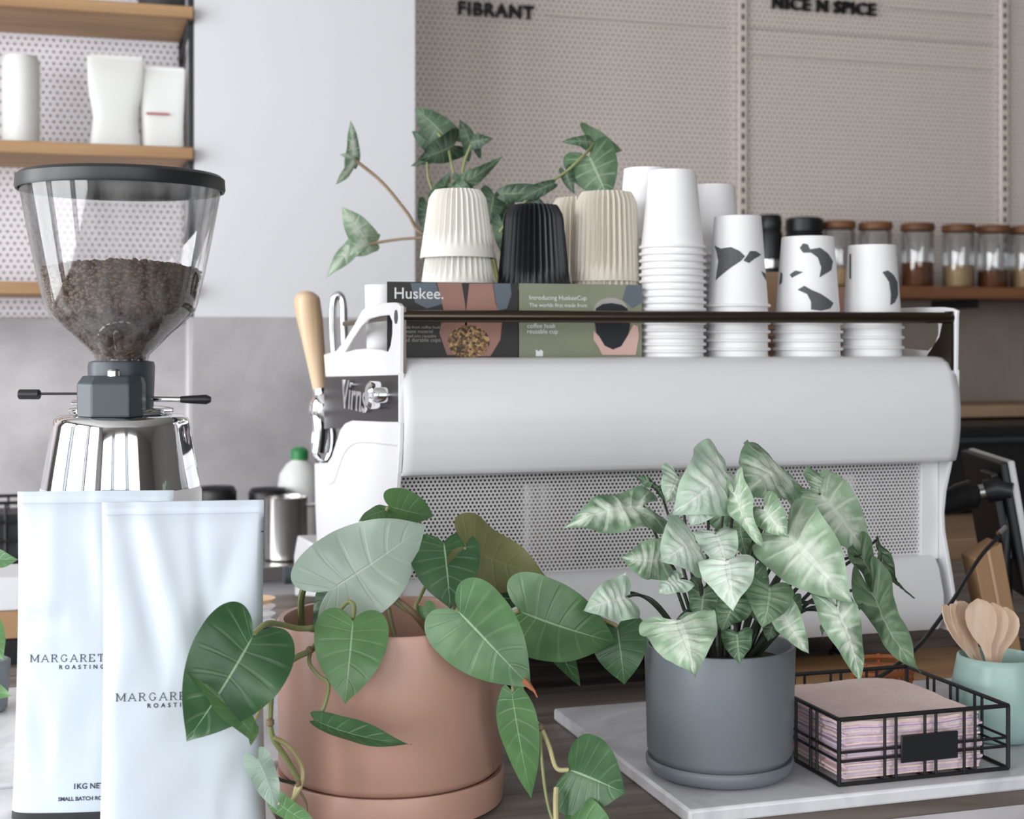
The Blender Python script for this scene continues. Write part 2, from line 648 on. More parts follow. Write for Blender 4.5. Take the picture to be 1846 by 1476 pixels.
def text2d(s, size, spacing=1.0, bold=0.0, shear=0.0):
    """flat outline letters -> (verts2d, faces), centred"""
    c = bpy.data.curves.new('t', 'FONT')
    c.body = s
    c.size = size
    c.space_character = spacing
    c.offset = bold
    c.shear = shear
    c.resolution_u = 3
    c.align_x = 'CENTER'
    o = bpy.data.objects.new('t', c)
    COL.objects.link(o)
    dg = bpy.context.evaluated_depsgraph_get()
    me = bpy.data.meshes.new_from_object(o.evaluated_get(dg))
    V = [(v.co.x, v.co.y) for v in me.vertices]
    F = [tuple(p.vertices) for p in me.polygons]
    bpy.data.objects.remove(o)
    bpy.data.curves.remove(c)
    bpy.data.meshes.remove(me)
    return V, F


def solid_text(V, F, to3, t0, t1):
    n = len(V)
    cnt = {}
    for f in F:
        for i in range(len(f)):
            a, b = f[i], f[(i + 1) % len(f)]
            cnt[(a, b)] = cnt.get((a, b), 0) + 1
    fs = list(F) + [tuple(i + n for i in f)[::-1] for f in F]
    for (a, b) in cnt:
        if (b, a) not in cnt:
            fs.append((a, b, b + n, a + n))
    mb = MB()
    mb.add([to3(v[0], v[1], t0) for v in V] + [to3(v[0], v[1], t1) for v in V], fs)
    return mb


def perforated(x0, x1, z0, z1, y, p, hole, nx=6):
    """sheet of hexagonal cells each with a round hole, one real mesh"""
    mb = MB()
    vs, fs = [], []
    R = p / math.sqrt(3)
    row = p * math.sqrt(3) / 2
    nr = int((z1 - z0) / row)
    nc = int((x1 - x0) / p)
    A = [(math.cos(PI / 6 + k * PI / 3), math.sin(PI / 6 + k * PI / 3)) for k in range(6)]
    for j in range(nr):
        cz = z0 + row * (j + 0.66)
        for i in range(nc):
            cx = x0 + p * (i + 0.5 + 0.5 * (j % 2))
            if cx + p / 2 > x1 + 1e-4:
                continue
            o = len(vs)
            for (a, b) in A:
                vs.append((cx + R * a, y, cz + R * b))
            for (a, b) in A:
                vs.append((cx + hole * p * a, y, cz + hole * p * b))
            for k in range(6):
                k2 = (k + 1) % 6
                fs.append((o + k, o + k2, o + 6 + k2, o + 6 + k))
    mb.add(vs, fs)
    return mb


def link_fast(name, mb, mat, parent):
    off = wloc(parent)
    me = bpy.data.meshes.new(name)
    me.from_pydata([tuple(v - off) for v in mb.v], [], mb.f)
    me.materials.append(MT[mat])
    o = bpy.data.objects.new(name, me)
    COL.objects.link(o)
    o.parent = parent
    return o


# ================================================================== THE ROOM
ZC = CAM.z


def struct(name, mb, mat, **kw):
    return tag(mb.build(name, mat, **kw), kind='structure')


PY, LY, RY = 3.45, 3.72, 3.90          # pillar face, left recess wall, right wall
PX0, PX1 = 0.276, 0.806
struct('floor', MB().box(-2.6, 4.6, -2.6, 4.3, -0.1, 0.0), 'floor')
struct('ceiling', MB().box(-2.6, 4.6, -2.6, 4.3, 3.1, 3.2), 'ceil')
struct('wall_right', MB().box(4.5, 4.6, -2.6, 4.3, 0, 3.1), 'shopwall')
# left wall and street wall: window openings, unseen frames added to stripe chrome reflections
struct('wall_left', MB().box(-2.6, -2.5, -2.6, 4.3, 0, 0.7).box(-2.6, -2.5, -2.6, 4.3, 2.8, 3.1).box(-2.6, -2.5, 3.05, 4.3, 0.7, 2.8).box(-2.6, -2.5, -2.6, -1.3, 0.7, 2.8), 'shopwall')
struct('wall_front', MB().box(-2.5, 4.5, -2.6, -2.5, 0, 0.8).box(-2.5, 4.5, -2.6, -2.5, 2.9, 3.1).box(1.9, 4.5, -2.6, -2.5, 0.8, 2.9), 'shopwall')
n_ = 0
for k_ in range(3):
    for seat in ('left', 'street'):
        n_ += 1
        c_ = (-0.62 + 1.5 * k_) if seat == 'left' else (-1.75 + 1.5 * k_)
        m_ = MB()
        for (a0, a1, z0_, z1_) in ((-.66, -.59, .7, 2.85), (.59, .66, .7, 2.85), (-.59, .59, .7, .76), (-.59, .59, 2.79, 2.85)):
            if seat == 'left':
                m_.box(-2.44, -2.36, c_ + a0, c_ + a1, z0_, z1_)
            else:
                m_.box(c_ + a0, c_ + a1, -2.44, -2.36, z0_, z1_)
        struct('window_%d' % n_, m_, 'black')  # added dark bars that break up the panes mirrored in chrome
# pillar (white above, concrete below)
pil = struct('wall_pillar', MB().box(PX0, PX1, PY, 4.2, 0, 3.1), 'paint')
zsp = ZC + 0.064
con = MB().box(PX0 - 0.004, PX1 + 0.004, PY - 0.006, PY + 0.1, 0.3, zsp).build('concrete_cladding', 'conc', pil)
# left recess wall
wl = struct('wall_back_left', MB().box(-2.5, PX0, LY, LY + 0.12, 0, 3.1), 'behind')
MB().box(-2.5, PX0 - 0.0, LY - 0.012, LY, 0.3, zsp - 0.002).build('concrete_cladding', 'conc', wl)
link_fast('perforated_panel', perforated(-0.42, PX0 - 0.002, zsp, ZC + 0.95, LY - 0.008, 0.0165, 0.23), 'panelleft', wl)
# right wall
wr = struct('wall_back_right', MB().box(PX1, 4.5, RY, RY + 0.12, 0, 3.1), 'behind')
zr = onY(1700, 540, RY).z
MB().box(PX1, 4.5, RY - 0.012, RY, 0.3, zr).build('concrete_cladding', 'conc2', wr)
xs = [PX1, onY(1333, 300, RY).x, onY(1803, 300, RY).x, 3.3]
for a, b in zip(xs[:-1], xs[1:]):
    link_fast('perforated_panel', perforated(a + 0.004, b - 0.004, zr, ZC + 1.18, RY - 0.008, 0.0165, 0.22), 'panelwall', wr)
for x in xs[1:3]:
    up = MB().box(x - 0.013, x + 0.013, RY - 0.024, RY - 0.009, zr, ZC + 1.18).build('slotted_upright', 'panelwall', wr, bevel=0.002)
    z = zr + 0.02
    sl = MB()
    while z < ZC + 1.16:
        sl.box(x - 0.004, x + 0.004, RY - 0.0252, RY - 0.0235, z, z + 0.016)
        z += 0.032
    sl.build('slot_row', 'dark', up, smooth=0)
# thin menu rails across the perforated panels
for (x0, y0, x1, y1) in ((985, 33, 1305, 44), (1350, 54, 1790, 76), (1350, 99, 1790, 125), (1600, 16, 1790, 27)):
    a, b = onY(x0, y0, RY - 0.02), onY(x1, y1, RY - 0.02)
    z = (a.z + b.z) / 2
    r_ = tag(MB().tube([(a.x, RY - 0.02, z), (b.x, RY - 0.02, z)], 0.0016, 6).build('menu_rail', 'mesh'),
             'thin menu rail on perforated wall ' + ('right of the left heading', 'just below the right heading', 'lowest under the right heading', 'level with the right heading')[(0, 1, 2, 3)[[985, 54, 99, 16].index(x0) if x0 == 985 else [33, 54, 99, 16].index(y0)]], 'rail', 'menu rails')
for s, x, y, wpx, lab in (('FIBRANT', 897, 28, 136, 'black bold raised lettering FIBRANT on the perforated wall'),
                          ('NICE N SPICE', 1490, 20, 186, 'black bold raised lettering NICE N SPICE at the top edge')):
    c = onY(x, y, RY - 0.03)
    full = onY(x + wpx / 2, y, RY - 0.03).x - onY(x - wpx / 2, y, RY - 0.03).x
    parts = [text2d(q, 1.0, 1.14, 0.022) for q in s.split()]
    wds = [max(v[0] for v in V) - min(v[0] for v in V) for V, F in parts]
    gap = 0.42
    k = full / (sum(wds) + gap * (len(wds) - 1))
    t = thing('menu_lettering', (c.x, RY - 0.012, c.z), lab, 'lettering', 'menu headings')
    x_ = c.x - full / 2
    for (V, F), wd_ in zip(parts, wds):
        m0 = min(v[0] for v in V)
        solid_text(V, F, lambda u, v, tt: (x_ + (u - m0) * k, RY - 0.0105 - tt, c.z + v * k), 0, 0.014).build('word', 'black', t, smooth=0)
        x_ += (wd_ + gap) * k

# ------------------------------------------------------------------ back bench
BZ = ZC - 0.456
bl = thing('back_bench', (-0.6, 3.3, 0), 'pale steel-topped bench along the concrete wall behind the machine', 'bench')
MB().box(-2.4, 1.25, 2.97, 3.43, BZ - 0.032, BZ).build('worktop', 'steel', bl, bevel=0.003)
MB().box(-2.4, 1.25, 3.02, 3.42, 0.08, BZ - 0.034).build('cabinet', 'white', bl)
bl2 = MB().box(-2.4, 0.26, 3.43, 3.70, BZ - 0.032, BZ).build('rear_worktop', 'steel', bl)
br = thing('wooden_back_bench', (2.4, 3.3, 0), 'tan wooden bench along the wall right of the machine', 'bench')
MB().box(1.26, 4.3, 2.92, 3.87, BZ - 0.05, BZ).build('worktop', 'bench', br, bevel=0.003)
for i, (za, zb) in enumerate(((BZ - 0.20, BZ - 0.17), (BZ - 0.42, BZ - 0.39))):
    MB().box(1.27, 4.28, 3.0, 3.85, za, zb).build('shelf', 'bench', br)
MB().box(1.27, 4.28, 3.80, 3.86, 0.05, BZ - 0.06).build('back_panel', 'dark', br)
for x in (1.28, 2.3, 3.3, 4.24):
    MB().box(x, x + 0.04, 2.98, 3.02, 0, BZ - 0.05).build('leg', 'black', br)
# black oven on the wooden bench, wall ledge over it
ov = thing('bench_oven', (2.55, 3.55, BZ), 'black oven standing on the tan bench under the wall ledge', 'oven')
MB().box(1.85, 3.3, 3.32, 3.80, BZ + 0.012, BZ + 0.235).build('body', 'black', ov, bevel=0.008)
MB().box(1.90, 3.25, 3.312, 3.32, BZ + 0.03, BZ + 0.2).build('door', 'black', ov, bevel=0.003)
MB().tube([(1.95, 3.295, BZ + 0.2), (3.2, 3.295, BZ + 0.2)], 0.007).build('handle', 'charcoal', ov)
for x in (1.9, 3.2):
    MB().box(x, x + 0.05, 3.4, 3.45, BZ, BZ + 0.014).build('foot', 'black', ov)
zl = onY(1790, 728, 3.7).z
ld = tag(MB().box(1.5, 4.3, 3.62, RY - 0.01, zl - 0.035, zl).build('wall_ledge', 'bench', bevel=0.003), 'narrow tan wooden ledge on concrete wall right of the machine', 'shelf')

# ------------------------------------------------------------------ left wall shelves, brackets and what stands on them
SX1 = PX0 - 0.004
shelves = []
for (y, lab) in ((22, 'topmost'), (276, 'middle'), (522, 'lowest')):
    c = onY(345, y, PY - 0.03)
    sh = thing('wall_shelf', (-0.1, 3.58, c.z), 'oak plank shelf in the left wall recess, %s of the three' % lab, 'shelf', 'oak recess shelves')
    MB().box(-1.2, SX1, PY - 0.03, LY - 0.014, c.z - 0.014, c.z + 0.014).build('board', 'oak', sh, bevel=0.002)
    b = MB()
    b.box(SX1 - 0.012, SX1 - 0.004, PY - 0.015, LY - 0.014, c.z - 0.020, c.z - 0.014)
    b.tube([(SX1 - 0.008, PY - 0.01, c.z - 0.018), (SX1 - 0.008, LY - 0.02, c.z - 0.06)], 0.004, 6)
    b.box(SX1 - 0.014, SX1 - 0.002, LY - 0.02, LY - 0.012, c.z - 0.075, c.z - 0.014)
    b.build('bracket', 'black', sh)
    shelves.append(c.z + 0.014)
# black upright strip at the end of the recess
tag(MB().box(PX0 - 0.012, PX0 - 0.001, PY + 0.004, PY + 0.022, zsp, ZC + 0.9).build('shelf_upright', 'black', bevel=0.001), 'black upright strip holding the oak shelves beside the white pillar', 'upright')


def white_pouch(x, y, z, w_, h, pinch, label, line=False):
    t = thing('paper_pouch', (x, y, z), label, 'pouch', 'white pouches on the oak shelf')

    def f(u, v):
        a = 2 * PI * u
        wv = w_ * (1 - pinch * math.exp(-((v - 0.36) / 0.2) ** 2) + 0.10 * v)
        dv = 0.035 * (1 - v) ** 0.7 + 0.002
        c_, s_ = math.cos(a), math.sin(a)
        e = 0.55
        return (x + wv / 2 * math.copysign(abs(c_) ** e, c_), y + dv * math.copysign(abs(s_) ** e, s_), z + h * v)
    MB().grid(f, 24, 12, True).build('bag_body', 'milk', t)
    if line:
        MB().box(x - w_ * 0.40, x + w_ * 0.15, y - 0.034, y - 0.028, z + h * 0.44, z + h * 0.46).build('printed_line', 'red', t)
    MB().box(x - w_ * 0.52, x + w_ * 0.52, y - 0.004, y + 0.004, z + h * 0.985, z + h * 1.02).build('seal', 'milk', t)


zs = shelves[1]
p_ = onY(208, 268, 3.56)
white_pouch(p_.x, 3.56, zs, 0.118, 0.225, 0.16, 'taller pinched white paper pouch on the middle oak shelf')
p_ = onY(293, 268, 3.56)
white_pouch(p_.x, 3.57, zs, 0.098, 0.205, 0.03, 'white pouch with a red line beside the shelf upright', True)
p_ = onY(38, 265, 3.56)
gj = thing('glass_canister', (p_.x, 3.56, zs), 'pale frosted canister at the left end of the middle oak shelf', 'canister')
MB().lathe([(0.04, 0), (0.042, 0.004), (0.042, 0.09)], (p_.x, 3.56, zs), 28).build('base', 'milk', gj)
MB().lathe([(0.040, 0.09), (0.042, 0.095), (0.042, 0.2), (0.036, 0.215), (0.0, 0.217)], (p_.x, 3.56, zs), 28, cap1=False).build('lid', 'milk', gj)
# things on the topmost shelf, only their feet in view
p_ = onY(292, 2, 3.55)
tag(MB().lathe([(0.05, 0), (0.055, 0.01), (0.055, 0.16), (0.04, 0.18)], (p_.x, 3.57, shelves[0]), 24).build('storage_tin', 'dark'), 'dark tin cut off by the top edge on the topmost shelf', 'tin')

# ------------------------------------------------------------------ right jar shelf
JY = 3.70
zj = onY(1700, 517, JY - 0.07).z
js = thing('jar_shelf', (2.3, 3.8, zj), 'brown wooden shelf carrying the glass jars on the right wall', 'shelf')
MB().box(1.45, 4.2, JY - 0.085, RY - 0.013, zj - 0.034, zj).build('board', 'walnut', js, bevel=0.002)
for x in (1.7, 2.55, 3.5):
    MB().box(x - 0.006, x + 0.006, JY - 0.04, RY - 0.013, zj - 0.06, zj - 0.034).build('bracket', 'black', js)
fills = (('grain', 0.3), ('spice', 0.35), ('spice', 0.42), ('grain', 0.38), ('spice', 0.3), ('grain', 0.33))
words = ('leftmost, behind the printed cups', 'second jar, above the shortest cup stack', 'third jar, just right of the cups', 'fourth jar, with pale grain', 'fifth jar, brown filling', 'last jar at the right edge')
for i, px in enumerate((1512, 1578, 1654, 1728, 1790, 1848)):
    c = onY(px, 515, JY)
    t = thing('glass_jar', (c.x, JY, zj), 'clear brown-lidded jar on wall shelf, ' + words[i], 'jar', 'glass jars on the wall shelf')
    h = 0.175
    r = 0.047
    MB().lathe([(r * 0.92, 0.0), (r, 0.006), (r, h * 0.9), (r * 0.9, h * 0.95)], (c.x, JY, zj), 28, cap1=False).build('glass', 'glass', t)
    MB().lathe([(r * 0.9, 0.004), (r * 0.94, 0.008), (r * 0.94, h * fills[i][1]), (0.0, h * (fills[i][1] + 0.02))], (c.x, JY, zj), 24, cap1=False).build('contents', fills[i][0], t)
    MB().lathe([(r * 1.02, h * 0.95), (r * 1.04, h * 0.96), (r * 1.04, h * 1.05), (r * 0.98, h * 1.07)], (c.x, JY, zj), 28).build('lid', 'walnut', t)
for px, rr, hh, lab in ((1388, 0.036, 0.20, 'black slim flask with grey band on the wall shelf behind cups'), (1450, 0.058, 0.195, 'black wide canister on the wall shelf behind the printed cups')):
    c = onY(px, 515, JY)
    t = thing('black_flask', (c.x, JY, zj), lab, 'flask')
    MB().lathe([(rr * 0.9, 0), (rr, 0.006), (rr, hh * 0.70), (rr * 0.86, hh * 0.78)], (c.x, JY, zj), 28).build('body', 'black', t)
    MB().lathe([(rr * 0.86, hh * 0.78), (rr * 0.92, hh * 0.8), (rr * 0.92, hh * 0.97), (rr * 0.8, hh)], (c.x, JY, zj), 28).build('lid', 'black', t)
    MB().lathe([(rr * 1.01, hh * 0.25), (rr * 1.01, hh * 0.36)], (c.x, JY, zj), 28, cap0=False, cap1=False).build('band', 'steel', t)

# ================================================================== THE COUNTER
ct = thing('counter', (0.6, 1.8, 0), 'weathered grey-brown plank counter under the machine and the plants', 'counter')
Y0, Y1 = 1.262, 2.64
npl = 10
dw = (Y1 - Y0) / npl
for i in range(npl):
    MB().box(-1.2, 2.6, Y0 + i * dw + 0.0012, Y0 + (i + 1) * dw - 0.0012, CT - 0.016, CT).build('plank', 'plank', ct, bevel=0.0012, seg=1)
MB().box(-1.2, 2.6, Y0 + 0.003, Y0 + 0.05, 0.0, CT - 0.0165).build('front_panel', 'conc', ct)
MB().box(-1.2, 2.6, Y0 + 0.05, Y1 - 0.05, CT - 0.06, CT - 0.0165).build('underframe', 'dark', ct)
MB().box(-1.2, 2.6, Y1 - 0.06, Y1 - 0.02, 0.0, CT - 0.0165).build('rear_panel', 'conc', ct)

SZ = ZC - 0.442                    # top of the marble slab
tag(MB().box(0.56, 1.45, 1.258, 1.66, CT + 0.0003, SZ).build('marble_slab', 'marble', bevel=0.003, origin=(1.0, 1.45, CT)), 'white marble slab under the grey pot and the wire basket', 'slab')
SZ2 = CT + 0.012
tag(MB().box(-0.75, 0.185, 1.275, 1.53, CT + 0.0003, SZ2).build('marble_slab', 'marble', bevel=0.003), 'white marble slab added as window glare under the two pale coffee bags', 'slab')  # slab added to whiten the counter like window glare
tag(MB().box(-0.75, 0.33, 1.545, 1.98, CT + 0.0003, SZ2).build('marble_slab', 'marble', bevel=0.003), 'white marble slab added as window glare under the coffee grinder', 'slab')  # second added slab, its white stands in for glare behind the pot

# ================================================================== ESPRESSO MACHINE
MX0, MX1 = 0.381, 1.165
mz = lambda z: ZC + z
em = thing('espresso_machine', (0.77, 2.0, CT), 'white two-group espresso machine with perforated back panel and side handles', 'espresso machine')


def sideL(px, py):
    p = onX(px, py, MX0)
    return (p.y, p.z)


# upper arm plates (with the window) and lower side plates, left seen face-on, right the same profile
arm = [sideL(*p) for p in ((722, 560), (721, 552), (717, 547), (710, 545), (690, 546), (664, 550), (652, 560), (639, 584), (622, 612), (606, 632), (584, 639), (587, 679), (650, 678), (722, 676))]
arm[0] = (1.712, arm[0][1])
arm[-1] = (1.714, arm[-1][1])
hole = [sideL(*p) for p in ((622, 635), (636, 610), (651, 588), (664, 575), (682, 570), (702, 568), (707, 580), (707, 600), (704, 622), (699, 634), (685, 630), (662, 628), (640, 630))]
low = [sideL(*p) for p in ((722, 761), (690, 760), (634, 758), (622, 763), (613, 775), (606, 797), (598, 822), (590, 834), (567, 835), (568, 900), (572, 1000))]
low[0] = (1.714, low[0][1])
yb = low[-1][0]
zb0 = mz(-0.396)
low += [(yb, zb0 + 0.03), (yb - 0.05, zb0)]
# rear edge (towards us): waist
waist = [(1.722, zb0), (1.716, mz(-0.36)), (1.728, mz(-0.315)), (1.745, mz(-0.26)), (1.747, mz(-0.235)), (1.742, mz(-0.205)), (1.728, mz(-0.165)), (1.716, mz(-0.125))]
low += waist
for X, sgn in ((MX0, 1), (MX1, -1)):
    f3 = lambda a, b, t: (X + sgn * t, a, b)
    lab = 'left' if sgn > 0 else 'right'
    prism(arm, [hole], f3, 0, 0.0055).build('side_arm', 'white', em, smooth=25, bevel=0.001)
    prism(low, [], f3, 0, 0.006).build('side_panel', 'white', em, smooth=25, bevel=0.001)
    bz0, bz1 = sideL(650, 760)[1] - 0.004, sideL(650, 677)[1] + 0.004
    MB().add([(X + sgn * 0.001, 1.72, sideL(715, 762)[1] - 0.003), (X + sgn * 0.001, yb - 0.06, sideL(595, 765)[1] - 0.01), (X + sgn * 0.001, yb - 0.06, sideL(590, 680)[1] + 0.006), (X + sgn * 0.001, 1.72, sideL(715, 675)[1] + 0.004),
              (X + sgn * 0.006, 1.72, sideL(715, 762)[1] - 0.003), (X + sgn * 0.006, yb - 0.06, sideL(595, 765)[1] - 0.01), (X + sgn * 0.006, yb - 0.06, sideL(590, 680)[1] + 0.006), (X + sgn * 0.006, 1.72, sideL(715, 675)[1] + 0.004)],
             [(0, 1, 2, 3), (7, 6, 5, 4), (0, 4, 5, 1), (1, 5, 6, 2), (2, 6, 7, 3), (3, 7, 4, 0)]).build('chrome_band', 'chrome_painted_dark', em, smooth=0)
MB().box(MX1 - 0.0055, MX1, 1.7125, 1.725, low[0][1] - 0.002, arm[-1][1] + 0.002).build('edge_trim', 'white', em)
MB().box(MX0, MX0 + 0.0055, 1.7125, 1.7195, low[0][1] - 0.002, arm[-1][1] + 0.002).build('edge_trim', 'white', em)
# raised curve line on the left lower plate
ln = spline([onX(*p, MX0 - 0.0006) for p in ((592, 873), (602, 868), (610, 845), (620, 818), (636, 801), (660, 797), (716, 803))], 6)
MB().tube(ln, 0.0010, 6).build('panel_seam', 'mesh', em)
# badge dots at the arm corner
c = onX(713, 571, MX0 - 0.001)
MB().tube([c, c + Vector((0.004, 0, 0))], 0.0085, 20).build('arm_cap', 'charcoal', em)
# script lettering, bolts and hub on the chrome band
V, F = text2d('Virns', 0.058, 1.0, 0.0006, 0.2)
cb = onX(641, 738, MX0)
solid_text(V, F, lambda u, v, t: (MX0 + 0.002 - t, cb.y - u * 1.55, cb.z + v), 0, 0.006).build('script_lettering', 'chrome', em, smooth=0)
for px, r in ((686, 0.018), (698, 0.010)):
    c = onX(px, 712, MX0)
    MB().tube([c + Vector((0.004, 0, 0)), c + Vector((-0.014, 0, 0)), c + Vector((-0.018, 0, 0))], [r, r, r * 0.75], 20).build('bolt', 'chrome', em)
# body between the plates
MB().box(MX0 + 0.008, MX1 - 0.008, 1.88, 2.16, mz(-0.39), mz(-0.032)).build('body', 'dark', em)
MB().box(MX0 + 0.008, MX1 - 0.008, 1.752, 2.20, mz(-0.031), mz(-0.0215)).build('cup_tray', 'steel', em, bevel=0.002)
# boilers seen through the mesh
for cx, r, h in ((0.60, 0.05, 0.13), (0.80, 0.045, 0.12), (1.05, 0.05, 0.13)):
    MB().lathe([(r * 0.7, 0), (r, 0.012), (r, h - 0.012), (r * 0.7, h)], (cx, 1.878 - r, mz(-0.30)), 24).build('boiler', 'steel', em)


def upper(u, v):
    # barrel-shaped back panel
    x = MX0 + 0.004 + u * (MX1 - MX0 - 0.008)
    prof = [(1.775, -0.0215), (1.756, -0.0185), (1.738, -0.0200), (1.724, -0.027), (1.714, -0.042), (1.707, -0.065), (1.704, -0.09), (1.705, -0.115), (1.709, -0.14), (1.715, -0.158), (1.722, -0.160)]
    k = v * (len(prof) - 1)
    i = min(int(k), len(prof) - 2)
    t = k - i
    y = prof[i][0] * (1 - t) + prof[i + 1][0] * t
    z = prof[i][1] * (1 - t) + prof[i + 1][1] * t
    # ends turn in near the top
    e = max(0, 1 - (1 - abs(2 * u - 1)) * 26)
    x -= math.copysign(0.006 * e * e * max(0, 1 - v * 2), 2 * u - 1)
    return (x, y, mz(z))


up = MB().grid(upper, 60, 30)
ou = up.build('back_panel', 'panel', em, smooth=60)
md = ou.modifiers.new('thick', 'SOLIDIFY')
md.thickness = 0.003
md.offset = 0
link_fast('perforated_grille', perforated(MX0 + 0.007, MX1 - 0.013, mz(-0.302), mz(-0.150), 1.7575, 0.0054, 0.315), 'mesh', em)
MB().box(MX1 - 0.034, MX1 - 0.0065, 1.752, 1.766, mz(-0.30), mz(-0.155)).build('grille_frame', 'white', em, bevel=0.001)
MB().box(MX0 + 0.0062, MX0 + 0.009, 1.752, 1.766, mz(-0.30), mz(-0.155)).build('grille_frame', 'white', em, bevel=0.0005)
lo = prism([(1.752, mz(-0.2935)), (1.742, mz(-0.298)), (1.733, mz(-0.31)), (1.722, mz(-0.345)), (1.722, mz(-0.375)), (1.735, mz(-0.394)), (1.79, mz(-0.396)), (1.79, mz(-0.2935))], [], lambda a, b, t: (t, a, b), MX0 + 0.0065, MX1 - 0.018)
lo.build('lower_panel', 'panel', em, smooth=50)
MB().box(MX0 + 0.014, MX1 - 0.014, 1.79, 2.25, mz(-0.396), mz(-0.388)).build('floor_plate', 'dark', em)
# rail, brackets
MB().tube([(MX0 + 0.006, 1.722, mz(0.034)), (MX1 - 0.006, 1.722, mz(0.036))], 0.0077, 18).build('cup_rail', 'bronze', em)
for x in (MX0 + 0.0075, MX1 - 0.0085):
    MB().tube([(x, 1.722, mz(0.035)), (x, 2.12, mz(0.03))], 0.004, 10).build('side_rail', 'bronze', em)
    prism([(1.716, mz(0.045)), (1.732, mz(0.045)), (1.745, mz(0.01)), (1.775, mz(-0.016)), (1.775, mz(-0.022)), (1.716, mz(-0.05))], [], lambda a, b, t: (x + t, a, b), -0.0015, 0.0015).build('rail_bracket', 'bronze', em)
# feet
for x, y in ((0.47, 1.86), (1.075, 1.86), (0.47, 2.16), (1.075, 2.16)):
    MB().lathe([(0.024, 0), (0.024, 0.012), (0.019, 0.016), (0.019, 0.062)], (x, y, CT), 22).build('foot', 'black', em)
# drip tray wedge with side knob, at the barista's side
wd = [sideL(*p) for p in ((576, 987), (536, 965), (530, 1000), (532, 1074), (576, 1076))]
prism(wd, [], lambda a, b, t: (t, a, b), MX0, MX1).build('drip_tray', 'white', em, smooth=30, bevel=0.003)
c = onX(533, 1036, MX0)
MB().tube([c + Vector((0.002, 0, 0)), c + Vector((-0.006, 0, 0)), c + Vector((-0.02, 0, 0)), c + Vector((-0.022, 0, 0))], [0.014, 0.0155, 0.0155, 0.012], 20).build('tray_knob', 'charcoal', em)
# lever with wooden handle: sits on a chrome hub beyond the side panel
D = 2.33
hs = spline([W(577, 702, D), W(570, 650, D), W(561, 590, D), W(556, 560, D), W(554, 545, D), W(553, 535, D), W(553, 529, D), W(553, 526, D), W(553, 524.6, D)], 6)
n = len(hs)
rr = []
for i in range(n):
    t = i / (n - 1)
    yy = (ZC - hs[i].z) / D * FPX + HOR            # row of this ring
    r = 0.0115 + (0.0212 - 0.0115) * min(1, (702 - yy) / 130)
    q = max(0, (546 - yy) / 21.6)
    rr.append(max(0.0008, r * math.sqrt(max(0.0, 1 - min(1, q) ** 2.4))))
MB().tube(hs, rr, 20).build('lever_handle', 'pale_wood', em)
MB().tube(spline([W(577, 700, D), W(580, 712, D), W(586, 726, D), W(588, 740, D)]), [0.0125] * 7 + [0.014] * 6 + [0.015] * 6, 18).build('lever_socket', 'chrome', em)
MB().lathe([(0.004, -0.026), (0.02, -0.022), (0.028, -0.008), (0.028, 0.008), (0.02, 0.022), (0.004, 0.026)], W(588, 735, D), 24).build('lever_hub', 'chrome', em)
MB().tube([W(590, 733, D), W(604, 735, D - 0.02), W(625, 737, D - 0.06)], [0.02, 0.017, 0.022], 18).build('hub_shaft', 'chrome', em)
MB().tube(spline([W(576, 735, D), W(571, 770, D), W(568, 800, D), W(573, 825, D), W(588, 830, D), W(598, 812, D), W(600, 785, D), W(595, 758, D)], 6), 0.0068, 12).build('lever_yoke', 'chrome', em)
MB().tube(spline([W(575, 745, D - .01), W(578, 780, D - .01), W(574, 815, D - .01)], 6), [0.012] * 13, 12).build('yoke_plate', 'chrome', em)
MB().tube(spline([W(603, 640, D + .05), W(600, 590, D + .05), W(601, 545, D + .05), W(609, 531, D + .05), W(618, 545, D + .05), W(620, 590, D + .05), W(622, 640, D + .05)], 6), 0.0062, 12).build('steam_lever', 'chrome', em)

# ------------------------------------------------------------------ cups on the machine
TZ = mz(-0.0213)


def ribbed(h, R0, R1, ribs=34, smooth_to=0.16):
    def rf(r, z, a):
        t = z / h
        amp = 0.0031 * min(1, max(0, (t - smooth_to) / 0.22)) * (1 if t < 0.97 else 0.4)
        c_ = math.cos(ribs * a)
        return r + amp * (abs(c_) ** 0.6 * math.copysign(1, c_)) - amp
    prof = []
    for i in range(19):
        t = i / 18
        r = R0 + (R1 * 1.20 - R0) * t
        if t > 0.86:
            r = r + (R1 - r) * ((t - 0.86) / 0.14) ** 1.6
        prof.append((r, h * t))
    prof = [(R0 - 0.003, 0.0)] + prof + [(R1 - 0.004, h), (R1 - 0.005, h - 0.003), (0.0, h - 0.003)]
    mb = MB()
    mb.lathe(prof, (0, 0, 0), ribs * 6, rf, cap0=False, cap1=False)
    return mb


def ord_(i):
    return ('topmost', 'second from top', 'third from top', 'fourth from top', 'fifth from top', 'sixth from top', 'seventh from top', 'eighth from top', 'ninth from top', 'tenth from top', 'eleventh from top', 'twelfth from top', 'thirteenth from top', 'fourteenth from top', 'fifteenth from top', 'sixteenth from top', 'seventeenth from top', 'eighteenth from top')[i]


